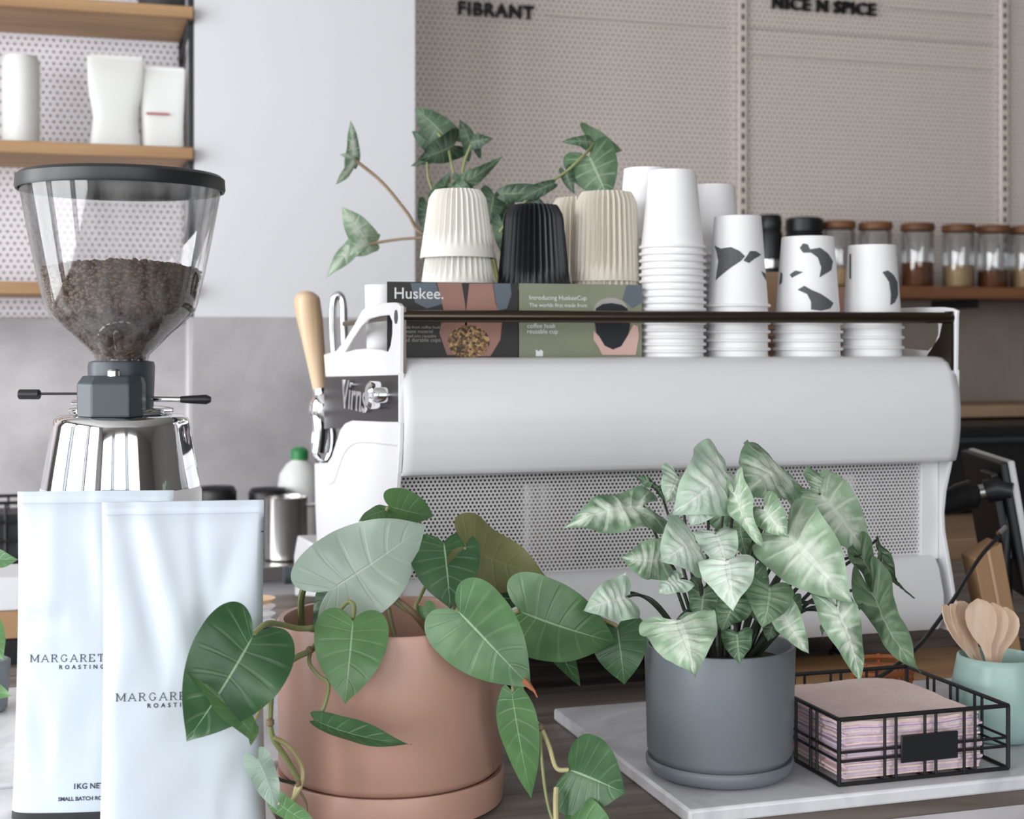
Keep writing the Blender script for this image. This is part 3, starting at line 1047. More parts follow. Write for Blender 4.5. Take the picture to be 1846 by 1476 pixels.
for px, Yc, topy, h, R0, R1, mat, n, desc, grp in (
        (825, 1.846, 343, 0.090, 0.0500, 0.0305, 'cream', 4, 'cream ribbed cup upside down, %s of the leftmost ribbed stack', 'leftmost ribbed cup stack'),
        (962, 1.846, 370, 0.115, 0.0500, 0.0320, 'huskblack', 3, 'black ribbed cup upside down, %s of the black stack', 'black ribbed cup stack'),
        (1093, 1.846, 347, 0.122, 0.0470, 0.0345, 'husk', 4, 'beige ribbed cup upside down, %s of the stack by the card', 'beige ribbed cup stack'),
        (1045, 1.955, 358, 0.122, 0.0470, 0.0345, 'husk', 4, 'beige ribbed cup upside down, %s of the half-hidden rear stack', 'rear beige ribbed cup stack')):
    c = onY(px, topy, Yc)
    me0 = ribbed(h, R0, R1, smooth_to=0.16 if mat == 'cream' else 0.03)
    z = c.z - h
    step = (z - TZ) / (n - 1)
    o = None
    for i in range(n):
        if o is None:
            o = me0.build('ribbed_cup', mat, local=True, smooth=50)
        else:
            o = o.copy()
            COL.objects.link(o)
        o.location = (c.x, Yc, z - i * step)
        o.rotation_euler = (0, 0, i * 0.05)
        tag(o, desc % ord_(i), 'cup', grp)


def paper_cup(name, h, R, r, mat):
    k = 0.0022
    prof = [(R - 0.003, 0.004), (R - 0.001, 0.0), (R + 0.0012, 0.0008), (R + 0.0018, 0.0024), (R + 0.0008, 0.0042), (R - 0.002, 0.0048)]
    for i in range(1, 8):
        t = i / 7
        prof.append((R - 0.002 + (r - R + 0.002) * t, 0.005 + (h - 0.005) * t))
    prof += [(r - 0.0012, h + 0.0004), (r - 0.002, h - 0.001), (r - 0.0022, h - 0.007), (0, h - 0.007)]
    return MB().lathe(prof, (0, 0, 0), 44, cap0=False, cap1=False).build(name, mat, local=True, smooth=50)


def cup_stack(px, Yc, topy, h, R, r, pitch, mat, desc, grp, prints=()):
    c = onY(px, topy, Yc)
    z = c.z - h
    n = max(1, int(round((z - TZ) / pitch)) + 1)
    pitch = (z - TZ) / max(1, n - 1)
    o = None
    for i in range(n):
        if o is None:
            o = paper_cup('paper_cup', h, R, r, mat)
            first = o
        else:
            o = o.copy()
            COL.objects.link(o)
        o.location = (c.x, Yc, z - i * pitch)
        tag(o, desc % ord_(i), 'paper cup', grp)
    # printed birds wrap round the topmost cup
    away = math.atan2(-Yc, -c.x)             # direction towards the lens
    for poly in prints:
        vs, fs = [], []
        # poly in (px offset from axis / half-width at that height, py)
        pts = []
        for (qx, qy) in poly:
            pz = onY(px, qy, Yc - r).z - z
            t = min(max((pz - 0.005) / (h - 0.005), 0.0), 1.0)
            rr_ = R - 0.002 + (r - R + 0.002) * t + 0.0005
            dx = (qx - px) / FPX * c.length if False else (qx - px) / FPX * (Vector((c.x, Yc, 0)).dot(FW) - rr_)
            s_ = min(max(dx / rr_, -0.985), 0.985)
            pts.append((math.asin(s_), pz))
        b = bmesh.new()
        vv = [b.verts.new((p[0], p[1] * 12, 0)) for p in pts]
        es = [b.edges.new((vv[i], vv[(i + 1) % len(vv)])) for i in range(len(vv))]
        bmesh.ops.triangle_fill(b, use_beauty=True, edges=es)
        bmesh.ops.subdivide_edges(b, edges=b.edges[:], cuts=2, use_grid_fill=True)
        b.verts.index_update()
        for v in b.verts:
            pz = v.co.y / 12
            t = min(max((pz - 0.005) / (h - 0.005), 0.0), 1.0)
            rr_ = R - 0.002 + (r - R + 0.002) * t + 0.0006
            a = away + v.co.x
            vs.append((rr_ * math.cos(a), rr_ * math.sin(a), pz))
        fs = [tuple(v.index for v in f.verts) for f in b.faces]
        b.free()
        link('bird_print', vs, fs, 'birdink', first, local=True, smooth=60)
    return first


cup_stack(1212, 1.80, 309, 0.105, 0.0440, 0.0315, 0.0092, 'paper', 'plain white paper cup, %s of the tallest front stack', 'tall plain paper cup stack')
cup_stack(1166, 1.915, 305, 0.105, 0.0440, 0.0325, 0.0105, 'paper', 'plain white paper cup, %s of the stack behind the tallest', 'rear plain paper cup stack')
cup_stack(1284, 1.935, 335, 0.105, 0.0440, 0.0325, 0.0105, 'paper', 'plain white paper cup, %s of the stack behind leftmost bird stack', 'rear plain paper cup stack beside the tallest')
cup_stack(1330, 1.80, 391, 0.124, 0.0430, 0.0320, 0.0120, 'paper', 'white bird-print paper cup, %s of the tallest bird stack', 'leftmost bird-print cup stack',
          [((1288, 440), (1300, 447), (1318, 445), (1333, 452), (1343, 462), (1336, 470), (1318, 482), (1300, 496), (1290, 505), (1292, 490), (1295, 470), (1292, 452)),
           ((1340, 470), (1352, 452), (1362, 452), (1372, 458), (1360, 466), (1350, 474)),
           ((1372, 488), (1380, 492), (1383, 506), (1376, 496))])
cup_stack(1456, 1.80, 428, 0.122, 0.0470, 0.0360, 0.0125, 'paper', 'white bird-print paper cup, %s of the middle bird stack', 'middle bird-print cup stack',
          [((1442, 446), (1448, 438), (1456, 440), (1460, 449), (1478, 446), (1492, 456), (1501, 470), (1498, 486), (1486, 494), (1477, 500), (1480, 482), (1474, 464), (1462, 455), (1448, 455)),
           ((1424, 494), (1434, 487), (1448, 490), (1436, 496), (1428, 500)),
           ((1438, 522), (1450, 515), (1462, 522), (1480, 530), (1502, 546), (1496, 556), (1480, 560), (1462, 558), (1462, 544), (1455, 530)),
           ((1407, 488), (1411, 492), (1410, 508), (1405, 512))])
cup_stack(1572, 1.80, 443, 0.118, 0.0430, 0.0330, 0.0125, 'paper', 'white bird-print paper cup, %s of the shortest bird stack at right', 'rightmost bird-print cup stack',
          [((1590, 490), (1600, 487), (1610, 495), (1617, 508), (1618, 530), (1612, 545), (1604, 550), (1605, 530), (1602, 508)),
           ((1532, 456), (1535, 455), (1535, 502), (1532, 500))])
cup_stack(1398, 1.93, 492, 0.075, 0.0400, 0.0300, 0.0110, 'kraft', 'kraft paper cup, %s of the stack left of middle bird stack', 'kraft cup stack')
cup_stack(1514, 1.93, 520, 0.062, 0.0400, 0.0300, 0.0110, 'pinkcup', 'pinkish paper cup, %s of the stack right of middle bird stack', 'pink cup stack')

wc_ = onY(692, 600, 2.02)
wt = thing('white_mug', (wc_.x, 2.02, TZ), 'white porcelain mug seen through the side arm of the machine', 'mug')
zt_m = onY(692, 514, 2.02).z
MB().lathe([(0.020, TZ), (0.024, TZ + 0.003), (0.027, zt_m - 0.002), (0.0262, zt_m), (0.025, zt_m - 0.002), (0.022, TZ + 0.006), (0, TZ + 0.005)], (wc_.x, 2.02, 0), 36, cap1=False).build('bowl', 'paper', wt, smooth=60)
MB().tube(spline([Vector((wc_.x + 0.025, 2.02, zt_m - 0.02)), Vector((wc_.x + 0.045, 2.02, zt_m - 0.03)), Vector((wc_.x + 0.042, 2.02, zt_m - 0.07)), Vector((wc_.x + 0.024, 2.02, zt_m - 0.08))], 6), 0.004, 8).build('handle', 'paper', wt)

# ------------------------------------------------------------------ the two printed cards leaning behind the rail
CY = 1.786


def flat(poly, y, mat, parent, name):
    vs = [onY(p[0], p[1], CY - y) for p in poly]
    b = bmesh.new()
    vv = [b.verts.new((v.x, v.y, v.z)) for v in vs]
    es = [b.edges.new((vv[i], vv[(i + 1) % len(vv)])) for i in range(len(vv))]
    bmesh.ops.triangle_fill(b, use_beauty=True, edges=es)
    b.verts.index_update()
    V = [v.co.copy() for v in b.verts]
    F = [tuple(v.index for v in f.verts) for f in b.faces]
    b.free()
    return link(name, V, F, mat, parent, smooth=0)


def blob(cx, cy, rx, ry, n=20, a0=0.0, sq=1.0):
    out = []
    for i in range(n):
        a = a0 + 2 * PI * i / n
        c_, s_ = math.cos(a), math.sin(a)
        out.append((cx + rx * math.copysign(abs(c_) ** sq, c_), cy + ry * math.copysign(abs(s_) ** sq, s_)))
    return out


def card(px0, px1, topl, topr, label, mat):
    a, b = onY(px0, topl, CY), onY(px1, topr, CY)
    t = thing('printed_card', ((a.x + b.x) / 2, CY, TZ), label, 'card', 'cup adverts on the machine')
    z = (a.z + b.z) / 2
    MB().box(a.x, b.x, CY, CY + 0.0015, TZ + 0.0002, z).build('board', mat, t, smooth=0)
    return t


c1 = card(698, 934, 507, 511, 'dark advert card with hands full of husks and white lettering', 'print_dark')
c2 = card(936, 1157, 511, 513, 'olive advert card with a hand holding a black ribbed cup', 'print_green')
flat([(788, 510), (832, 510), (838, 545), (842, 585), (846, 640), (806, 640), (792, 600), (800, 560)], 0.0004, 'print_skin', c1, 'forearm_print')
flat([(846, 511), (888, 511), (893, 545), (905, 580), (902, 612), (884, 642), (840, 642), (838, 585), (842, 545)], 0.0004, 'print_skin', c1, 'forearm_print')
flat([(889, 511), (920, 511), (922, 530), (914, 556), (898, 560), (893, 540)], 0.0004, 'print_cloth', c1, 'cloth_print')
flat([(740, 510), (786, 510), (797, 548), (770, 556), (748, 545)], 0.0003, 'print_cloth', c1, 'cloth_print')
flat(blob(845, 616, 38, 30), 0.0008, 'print_husk', c1, 'husk_print')
V, F = text2d('Huskee.', 1.0, 1.0, 0.006)
wd_ = max(v[0] for v in V) - min(v[0] for v in V)
a, b = onY(711, 538, CY), onY(799, 538, CY)
k = (b.x - a.x) / wd_
cxm = (a.x + b.x) / 2 - k * (max(v[0] for v in V) + min(v[0] for v in V)) / 2
link('brand_lettering', [(cxm + v[0] * k, CY - 0.0010, a.z + v[1] * k) for v in V], F, 'print_white', c1, smooth=0)
for i, (y, x1, s) in enumerate(((589, 793, 'made from coffee husk'), (597, 780, 'a waste material'), (605, 786, 'turned into reusable'), (613, 794, 'and durable cups'))):
    V, F = text2d(s, 1.0, 1.0)
    wd_ = max(v[0] for v in V) - min(v[0] for v in V)
    a, b = onY(724, y + 3, CY), onY(x1, y + 3, CY)
    k = (b.x - a.x) / wd_
    cxm = (a.x + b.x) / 2
    link('small_print', [(cxm + v[0] * k, CY - 0.0010, a.z + v[1] * k) for v in V], F, 'print_grey', c1, smooth=0)
flat([(1130, 513), (1158, 514), (1158, 545), (1140, 556), (1122, 540)], 0.0003, 'print_cloth', c2, 'shade_print')
flat(blob(1101, 560, 31, 24), 0.0004, 'print_grey', c2, 'lid_print')
flat([(1074, 556), (1086, 548), (1102, 546), (1120, 549), (1131, 556), (1136, 585), (1132, 606), (1120, 624), (1104, 631), (1088, 622), (1076, 604), (1072, 582)], 0.0008, 'print_black', c2, 'cup_print')
flat([(1070, 596), (1080, 606), (1090, 623), (1105, 630), (1120, 624), (1131, 606), (1142, 585), (1150, 588), (1152, 606), (1146, 640), (1086, 640), (1078, 624), (1070, 612)], 0.0011, 'print_pink', c2, 'hand_print')
flat([(966, 630), (971, 633), (975, 630), (979, 633), (979, 642), (966, 642)], 0.0006, 'print_white', c2, 'emblem_print')
for y, x0, x1, s in ((537, 954, 1057, 'Introducing HuskeeCup'), (550, 954, 1058, 'The worlds first made from'), (588, 950, 1040, 'coffee husk'), (598, 950, 1005, 'reusable cup')):
    V, F = text2d(s, 1.0, 1.0)
    wd_ = max(v[0] for v in V) - min(v[0] for v in V)
    a, b = onY(x0, y + 3, CY), onY(x1, y + 3, CY)
    k = min((b.x - a.x) / wd_, 0.0085)
    cxm = a.x + wd_ * k / 2
    link('small_print', [(cxm + v[0] * k, CY - 0.0010, a.z + v[1] * k) for v in V], F, 'print_white', c2, smooth=0)

# ================================================================== COFFEE GRINDER
gc = W(219, 700, 1.62)
GX, GY = gc.x, gc.y
gpm = FPX / 1.62
gz = lambda py: ZC + (HOR - py) / gpm
gr = lambda px: px / gpm
G0 = Vector((GX, GY, 0))
gd = thing('coffee_grinder', (GX, GY, SZ2), 'tall coffee grinder with clear bean hopper, black lid and chrome collar', 'coffee grinder')
MB().lathe([(gr(140), SZ2 + 0.004), (gr(142), SZ2 + 0.012), (gr(142), gz(885)), (gr(139), gz(876)), (gr(120), gz(872))], G0, 48).build('body', 'white', gd, smooth=30)
MB().lathe([(gr(139), gz(877)), (gr(139), gz(874)), (gr(120), gz(764)), (gr(117), gz(754)), (gr(108), gz(748)), (gr(60), gz(746))], G0, 64, cap0=False).build('chrome_collar', 'chrome', gd, smooth=50)
MB().lathe([(gr(88), gz(746)), (gr(92), gz(742)), (gr(92), gz(736)), (gr(70), gz(732))], G0, 48).build('chrome_dish', 'chrome', gd, smooth=50)
MB().lathe([(gr(56), gz(745)), (gr(58), gz(690)), (gr(59), gz(660)), (gr(57), gz(652)), (gr(48), gz(650))], G0, 48).build('neck', 'charcoal', gd, smooth=30)


def GP(px, py, fwd=0.0):
    """point on the grinder: pixel offset across, height, distance towards the lens"""
    return G0 + RT * gr(px - 219) + Vector((0, 0, gz(py))) - FW * fwd


# faceted dosing block in front of the neck
bk = [(-57, 0.030), (-57, 0.050), (-24, 0.066), (42, 0.066), (57, 0.048), (57, 0.030)]
bt = [(-50, 0.030), (-50, 0.044), (-20, 0.058), (38, 0.058), (52, 0.044), (52, 0.030)]
vs = [GP(219 + a, 747, f) for a, f in bk] + [GP(219 + a, 690, f) for a, f in bk] + [GP(219 + a, 676, f) for a, f in bt]
fs = [(0, 1, 2, 3, 4, 5)[::-1]] + [(i + 6 * l, (i + 1) % 6 + 6 * l, (i + 1) % 6 + 6 * (l + 1), i + 6 * (l + 1)) for l in (0, 1) for i in range(6)] + [(12, 13, 14, 15, 16, 17)]
MB().add(vs, fs).build('dosing_block', 'charcoal', gd, smooth=0, bevel=0.002)
MB().tube([GP(227, 690, 0.05), GP(227, 682, 0.05)], gr(8), 16).build('lock_pin', 'black', gd)
MB().tube([GP(227, 682, 0.05), GP(227, 667, 0.05), GP(227, 664, 0.05)], [gr(11), gr(11), gr(8)], 18).build('lock_knob', 'steel', gd)
MB().tube([GP(170, 708, 0.03), GP(80, 708, 0.03)], gr(2.4), 10).build('shutter_rod', 'black', gd)
MB().tube([GP(88, 709, 0.03), GP(86, 709, 0.03), GP(52, 709, 0.03), GP(50, 709, 0.03)], [gr(7), gr(9), gr(9), gr(7)], 14).build('shutter_grip', 'black', gd)
MB().tube([GP(270, 719, 0.0), GP(330, 720, 0.0)], gr(5), 12).build('adjust_rod', 'chrome', gd)
MB().tube([GP(326, 720, 0.0), GP(345, 720, 0.0), GP(372, 720, 0.0), GP(380, 720, 0.0)], [gr(6), gr(7.5), gr(9), gr(5)], 14).build('adjust_grip', 'black', gd)
MB().tube([GP(140, 724, 0.02), GP(170, 726, 0.02)], gr(5), 10).build('adjust_stub', 'chrome', gd)
# hopper, clear plastic with real wall thickness
hp = [(47, 650), (49, 640), (85, 604), (118, 574), (130, 560), (135, 545), (148, 490), (160, 430), (172, 365), (177, 335)]
prof = [(gr(a), gz(b)) for a, b in hp]
inn = [(gr(a) - 0.0025, gz(b)) for a, b in hp][::-1]
MB().lathe(prof, G0, 72, cap0=False, cap1=False).build('hopper', 'hopper', gd, smooth=35)
MB().lathe([(gr(178), gz(344)), (gr(182), gz(345)), (gr(184), gz(340)), (gr(183), gz(322)), (gr(176), gz(316)), (gr(150), gz(314)), (0, gz(312))], G0, 72, cap0=False, cap1=False).build('lid', 'lid', gd, smooth=40)
MB().lathe([(gr(176), gz(340)), (gr(150), gz(333)), (0, gz(333))], G0, 48, cap0=False, cap1=False).build('lid_underside', 'lid', gd, smooth=40)
# beans, nobody could count them
random.seed(4)
bp = [(44, 648), (46, 640), (82, 604), (114, 575), (126, 560), (131, 545), (142, 494), (144, 484)]


def br_(z):
    P = [(gz(b), gr(a) - 0.003) for a, b in bp]
    for (z0, r0), (z1, r1) in zip(P[:-1], P[1:]):
        if z0 <= z <= z1:
            return r0 + (r1 - r0) * (z - z0) / (z1 - z0)
    return P[-1][1]


ico = bmesh.new()
bmesh.ops.create_icosphere(ico, subdivisions=1, radius=1)
IV = [v.co.copy() for v in ico.verts]
ico.verts.index_update()
IF = [tuple(v.index for v in f.verts) for f in ico.faces]
ico.free()
bm_ = MB()
vs, fs = [], []
zb_, zt_ = gz(646), gz(494)


def put_bean(p):
    M = Matrix.Rotation(random.uniform(0, 6.28), 3, Vector((random.gauss(0, 1), random.gauss(0, 1), random.gauss(0, 1))).normalized())
    s = random.uniform(0.85, 1.1)
    o = len(vs)
    for v in IV:
        q = Vector((v.x * 0.0058, v.y * 0.0040, v.z * 0.0030 * (0.6 if v.z < 0 else 1.0))) * s
        vs.append(p + M @ q)
    fs.extend(tuple(i + o for i in f) for f in IF)


k = 0
while k < 2600:
    z = random.uniform(zb_, zt_ + 0.002)
    if random.random() > br_(z) / br_(zt_):
        continue
    a = random.uniform(0, 2 * PI)
    r = br_(z) - random.uniform(0.002, 0.006)
    put_bean(G0 + Vector((r * math.cos(a), r * math.sin(a), z)))
    k += 1
for k in range(1000):
    a = random.uniform(0, 2 * PI)
    r = br_(zt_) * math.sqrt(random.random())
    put_bean(G0 + Vector((r * math.cos(a), r * math.sin(a), zt_ + 0.010 * (1 - (r / br_(zt_)) ** 2) + random.uniform(-0.003, 0.004))))
core = MB().lathe([(br_(z) - 0.006, z) for z in (zb_, gz(640), gz(604), gz(575), gz(560), gz(520), zt_ - 0.003)] + [(0, zt_ + 0.006)], G0, 32, cap1=False)
o0 = len(vs)
vs += core.v
fs += [tuple(i + o0 for i in f) for f in core.f]
me = bpy.data.meshes.new('coffee_beans')
me.from_pydata([tuple(v - Vector((GX, GY, zb_))) for v in vs], [], fs)
for p in me.polygons:
    p.use_smooth = True
me.materials.append(MT['bean'])
ob = bpy.data.objects.new('coffee_beans', me)
COL.objects.link(ob)
ob.location = (GX, GY, zb_)
tag(ob, 'roasted brown coffee beans heaped inside the clear hopper', 'coffee beans', kind='stuff')

# ================================================================== COFFEE BAGS
GLY = {
    'M': ([[(0, 0), (0, 1)], [(0, 1), (.5, .12)], [(.5, .12), (1, 1)], [(1, 1), (1, 0)]], [(0, 0), (1, 0), (-.06, 1), (1.06, 1)], 1.0),
    'A': ([[(0, 0), (.45, 1)], [(.45, 1), (.9, 0)], [(.2, .35), (.7, .35)]], [(0, 0), (.9, 0)], .9),
    'R': ([[(0.05, 0), (0.05, 1)], [(0.05, 1), (.45, 1), (.62, .86), (.62, .66), (.45, .5), (0.05, .5)], [(.38, .5), (.72, 0)]], [(0.05, 0), (.76, 0), (0, 1)], .75),
    'G': ([[(.76, .76), (.62, .96), (.4, 1), (.15, .86), (0, .5), (.15, .14), (.4, 0), (.62, .05), (.76, .2), (.76, .42)]], [(.74, .42)], .85),
    'E': ([[(0, 0), (0, 1)], [(0, 1), (.6, 1), (.6, .8)], [(0, .5), (.42, .5)], [(0, 0), (.64, 0), (.64, .2)]], [(0, 0), (0, 1)], .66),
    'T': ([[(.36, 0), (.36, 1)], [(0, .78), (0, 1), (.72, 1), (.72, .78)]], [(.36, 0)], .72),
    'I': ([[(.1, 0), (.1, 1)]], [(.1, 0), (.1, 1)], .2),
    'V': ([[(0, 1), (.4, 0)], [(.4, 0), (.8, 1)]], [(0, 1), (.8, 1)], .8),
    ' ': ([], [], .3)}


def serif_text(s, h, gap):
    """wide-set serif capitals as short strokes -> list of quads in 2-D, centred"""
    qs = []
    x = 0
    t = h * 0.055

    def seg(a, b, w_):
        a, b = Vector(a), Vector(b)
        d = (b - a).normalized()
        nn = Vector((-d.y, d.x)) * w_
        a2, b2 = a - d * w_ * 0.6, b + d * w_ * 0.6
        qs.append([a2 + nn, b2 + nn, b2 - nn, a2 - nn])
    for ch in s:
        st, sf, wd = GLY[ch]
        for pl in st:
            for a, b in zip(pl[:-1], pl[1:]):
                seg((x + a[0] * h, a[1] * h), (x + b[0] * h, b[1] * h), t * (1.25 if abs(a[0] - b[0]) < .05 else 0.8))
        for p in sf:
            seg((x + (p[0] - .13) * h, p[1] * h), (x + (p[0] + .13) * h, p[1] * h), t * 0.6)
        x += (wd + gap) * h
    x -= gap * h
    return [[Vector((p.x - x / 2, p.y)) for p in q] for q in qs]


def coffee_bag(center, rz, w_, h, label, seed, crease, tw):
    """stand-up bag, built round its own origin, front facing -Y"""
    t = thing('coffee_bag', center, label, 'coffee bag', 'pale coffee bags', rz)
    rnd = random.Random(seed)

    def dep(v):
        return 0.034 * max(0.0, (1 - v / 0.965)) ** 0.55 + 0.0016

    def wid(v):
        return w_ / 2 * (1 + 0.03 * (1 - v) ** 3) * (1 - 0.018 * math.sin(PI * v))

    def wr_(u, v):
        s = 0.0
        for (u0, v0, u1, v1, wdt, amp) in crease:
            d = Vector((u1 - u0, v1 - v0))
            L_ = d.length
            d.normalize()
            q = Vector((u - u0, v - v0))
            al = q.dot(d) / L_
            dist = q.x * -d.y + q.y * d.x
            if -0.2 < al < 1.2:
                s += 0.65 * amp * math.exp(-(dist / wdt) ** 2) * max(0, 1 - (2 * al - 1) ** 2 / 1.96)
        s += 0.0016 * noise.noise(Vector((u * 2.2 + seed, v * 5.0, seed))) * min(1, (1.02 - v) * 4)
        return s

    def front(u, v):
        y = -dep(v) * max(0.0, 1 - abs(u) ** 6) ** 0.25
        return Vector((u * wid(v), y - wr_(u, v) * (1 - abs(u) ** 4), v * h))

    def f(uu, v):
        # around: front left->right, then back
        if uu < 0.5:
            return front(-1 + 4 * uu, v)
        u = 1 - 4 * (uu - 0.5)
        p = front(u, v)
        return Vector((p.x, dep(v) * max(0.0, 1 - abs(u) ** 6) ** 0.25, p.z))
    mb = MB()
    mb.grid(f, 96, 70, True)
    n0 = 96
    mb.f.append(tuple(range(n0)))
    mb.f.append(tuple(len(mb.v) - n0 + i for i in range(n0)))
    mb.build('foil_body', 'foil', t, local=True, smooth=70)
    # heat seal line and tear notch
    MB().add([front(u / 20 - 1, 0.962 + k * 0.004) + Vector((0, -0.0006, 0)) for k in (0, 1) for u in range(41)], [(i, i + 1, i + 42, i + 41) for i in range(40)]).build('seal_line', 'foil', t, local=True)
    MB().add([front(0.992, 0.905) + Vector((0.0006, -0.001, 0)), front(0.96, 0.9075) + Vector((0, -0.0008, 0)), front(0.992, 0.911) + Vector((0.0006, -0.001, 0))], [(0, 1, 2)]).build('tear_notch', 'ink', t, local=True, smooth=0)
    MB().grid(lambda a, b: f(a, 0.024 * b) * 1.0 + Vector((0, -0.0006 if a < 0.5 else 0.0006, 0)), 96, 2, True).build('base_band', 'black', t, local=True)

    def on(p, v0):
        u = p[0] / wid(v0)
        return front(max(-1, min(1, u)), v0 + p[1] / h) + Vector((0, -0.0006, 0))
    # roaster's name in spaced serif capitals
    v1, v2, v3, v4 = tw
    qs = serif_text('MARGARET RIVER', 0.0066, 0.52)
    vs, fs = [], []
    for q in qs:
        o = len(vs)
        vs += [on((p.x, p.y), v1) for p in q]
        fs.append((o, o + 1, o + 2, o + 3))
    link('name_lettering', vs, fs, 'ink', t, local=True, smooth=0)
    for s, v0, size, sp in (('ROASTING CO', v2, 0.0052, 1.9), ('1KG NET', v3, 0.0072, 1.0), ('SMALL BATCH ROASTED', v4, 0.0050, 1.0)):
        V, F = text2d(s, size, sp, 0.00012)
        link('small_lettering', [on(p, v0) for p in V], F, 'ink', t, local=True, smooth=0)
    return t


cf = W(331, 1476, 1.30)
coffee_bag((cf.x, cf.y, SZ2), math.radians(-9), 0.143, 0.3035, 'pale blue coffee bag in front, its right side behind the heart-shaped leaf', 3,
           [(-0.75, 0.97, -0.25, 0.55, 0.10, -0.006), (-0.45, 0.96, 0.15, 0.50, 0.10, 0.005), (0.15, 0.93, 0.35, 0.6, 0.10, -0.004), (0.85, 0.92, 0.30, 0.62, 0.14, -0.006), (0.9, 0.3, 0.5, 0.12, 0.10, -0.004), (-0.9, 0.75, -0.85, 0.5, 0.07, -0.003), (0.6, 0.75, 0.75, 0.5, 0.2, 0.004)],
           (0.432, 0.412, 0.042, -0.5))
cb_ = W(173, 1476, 1.385)
coffee_bag((cb_.x, cb_.y, SZ2), math.radians(-12), 0.147, 0.304, 'pale blue coffee bag behind, half covered by the front bag', 8,
           [(-0.9, 0.62, -0.4, 0.60, 0.04, -0.004), (-0.85, 0.38, -0.5, 0.22, 0.10, -0.005), (0.0, 0.95, 0.25, 0.6, 0.12, 0.004), (-0.5, 0.95, -0.6, 0.55, 0.16, 0.004), (0.7, 0.92, 0.3, 0.5, 0.14, -0.004)],
           (0.480, 0.458, 0.095, 0.060))


# ================================================================== PLANTS
HEART = [(0, 0), (-.09, .07), (-.155, .17), (-.175, .27), (-.145, .37), (-.07, .45), (.04, .495), (.16, .5), (.29, .488), (.42, .452), (.55, .395), (.67, .315), (.78, .22), (.88, .12), (.95, .045), (1, 0)]
ARROW = [(0, 0), (-.10, .06), (-.22, .14), (-.31, .24), (-.33, .34), (-.26, .42), (-.13, .455), (.02, .45), (.17, .43), (.32, .405), (.47, .36), (.61, .29), (.74, .205), (.86, .11), (.95, .035), (1, 0)]
LANCE = [(0, 0), (-.03, .06), (-.05, .14), (-.03, .23), (.03, .32), (.10, .40), (.18, .46), (.28, .495), (.38, .5), (.49, .46), (.60, .39), (.71, .30), (.80, .21), (.89, .11), (.95, .04), (1, 0)]
MIDX = [0, .012, .03, .055, .085, .125, .175, .235, .31, .395, .49, .59, .69, .80, .90, 1]


def dense(P, n=3):
    out = []
    for q in spline([Vector((a, b, 0)) for a, b in P], n):
        out.append((q.x, max(0.0, q.y)))
    return out


HEART, ARROW, LANCE = dense(HEART), dense(ARROW), dense(LANCE)
MIDX = [q[0] for q in dense([(a, 0) for a in MIDX])]
rl = random.Random(11)


def leaf(parent, B, T, wr, roll, bend, fold, mat, shape=HEART, wave=0.02, pucker=0.0, curl=0.0, label=None, tip=False, asym=0.0):
    B, T = Vector(B), Vector(T)
    a = (T - B)
    L_ = a.length
    a.normalize()
    view = (CAM - (B + T) / 2).normalized()
    n = (view - a * view.dot(a)).normalized()
    n = Matrix.Rotation(math.radians(roll), 3, a) @ n
    s = a.cross(n)
    vs, uvs, fs = [], [], []
    NC = 8
    ph = rl.uniform(0, 6)
    cols = list(range(-NC, NC + 1))
    for k, (ox, oy) in enumerate(shape):
        mx_ = MIDX[k]
        for c in cols:
            t = abs(c) / NC
            sd = 1 if c > 0 else -1
            x = mx_ + (ox - mx_) * t ** 1.15
            y = oy * t * wr * (1 + sd * asym)
            z = fold * y + bend * (1 - (2 * x - 1) ** 2) * 0.5 + curl * max(0, x - 0.55) ** 2
            z += wave * math.sin(9 * x + ph + sd * 1.3) * t ** 2 * (0.3 + oy)
            if pucker:
                z += pucker * math.sin((mx_ - 0.12 * t) * 2 * PI * 8) * math.sin(PI * min(1, t * 1.05)) * (0.25 + oy) + pucker * 0.7 * noise.noise(Vector((x * 6 + ph, y * sd * 6, ph)))
            vs.append(B + a * (x * L_) + s * (sd * y * L_) + n * (z * L_))
            uvs.append((0.5 + 0.5 * sd * t, k / (len(shape) - 1)))
    nc = len(cols)
    for k in range(len(shape) - 1):
        for i in range(nc - 1):
            fs.append((k * nc + i, k * nc + i + 1, (k + 1) * nc + i + 1, (k + 1) * nc + i))
    off = wloc(parent)
    me = bpy.data.meshes.new('leaf')
    me.from_pydata([tuple(v - off) for v in vs], [], fs)
    uvl = me.uv_layers.new(name='UVMap')
    for lp in me.loops:
        uvl.data[lp.index].uv = uvs[lp.vertex_index]
    for p in me.polygons:
        p.use_smooth = True
    # make the upper side of the blade the front side
    me.update()
    if me.polygons[len(me.polygons) // 2].normal.dot(n) < 0:
        me.flip_normals()
    me.materials.append(MT[mat])
    o = bpy.data.objects.new('leaf', me)
    COL.objects.link(o)
    o.parent = parent
    if label:
        o['label'] = label
    if tip:
        # dried tip
        q = vs[(len(shape) - 1) * nc + NC] - a * 0.002
        MB().tube([q - a * 0.008 + n * 0.0006, q - a * 0.002 + n * 0.0006, q + a * 0.006, q + a * 0.012 + s * 0.002], [0.0035, 0.003, 0.0012, 0.0006], 8).build('dry_tip', 'tipbrown', o)
    return o


def stem(parent, pts, r, mat='vine', name='stem', n=6):
    p = spline(pts, n)
    if isinstance(r, tuple):
        r = [r[0] + (r[1] - r[0]) * i / (len(p) - 1) for i in range(len(p))]
    return MB().tube(p, r, 8).build(name, mat, parent)


def W3(L_):
    return [W(*p) for p in L_]


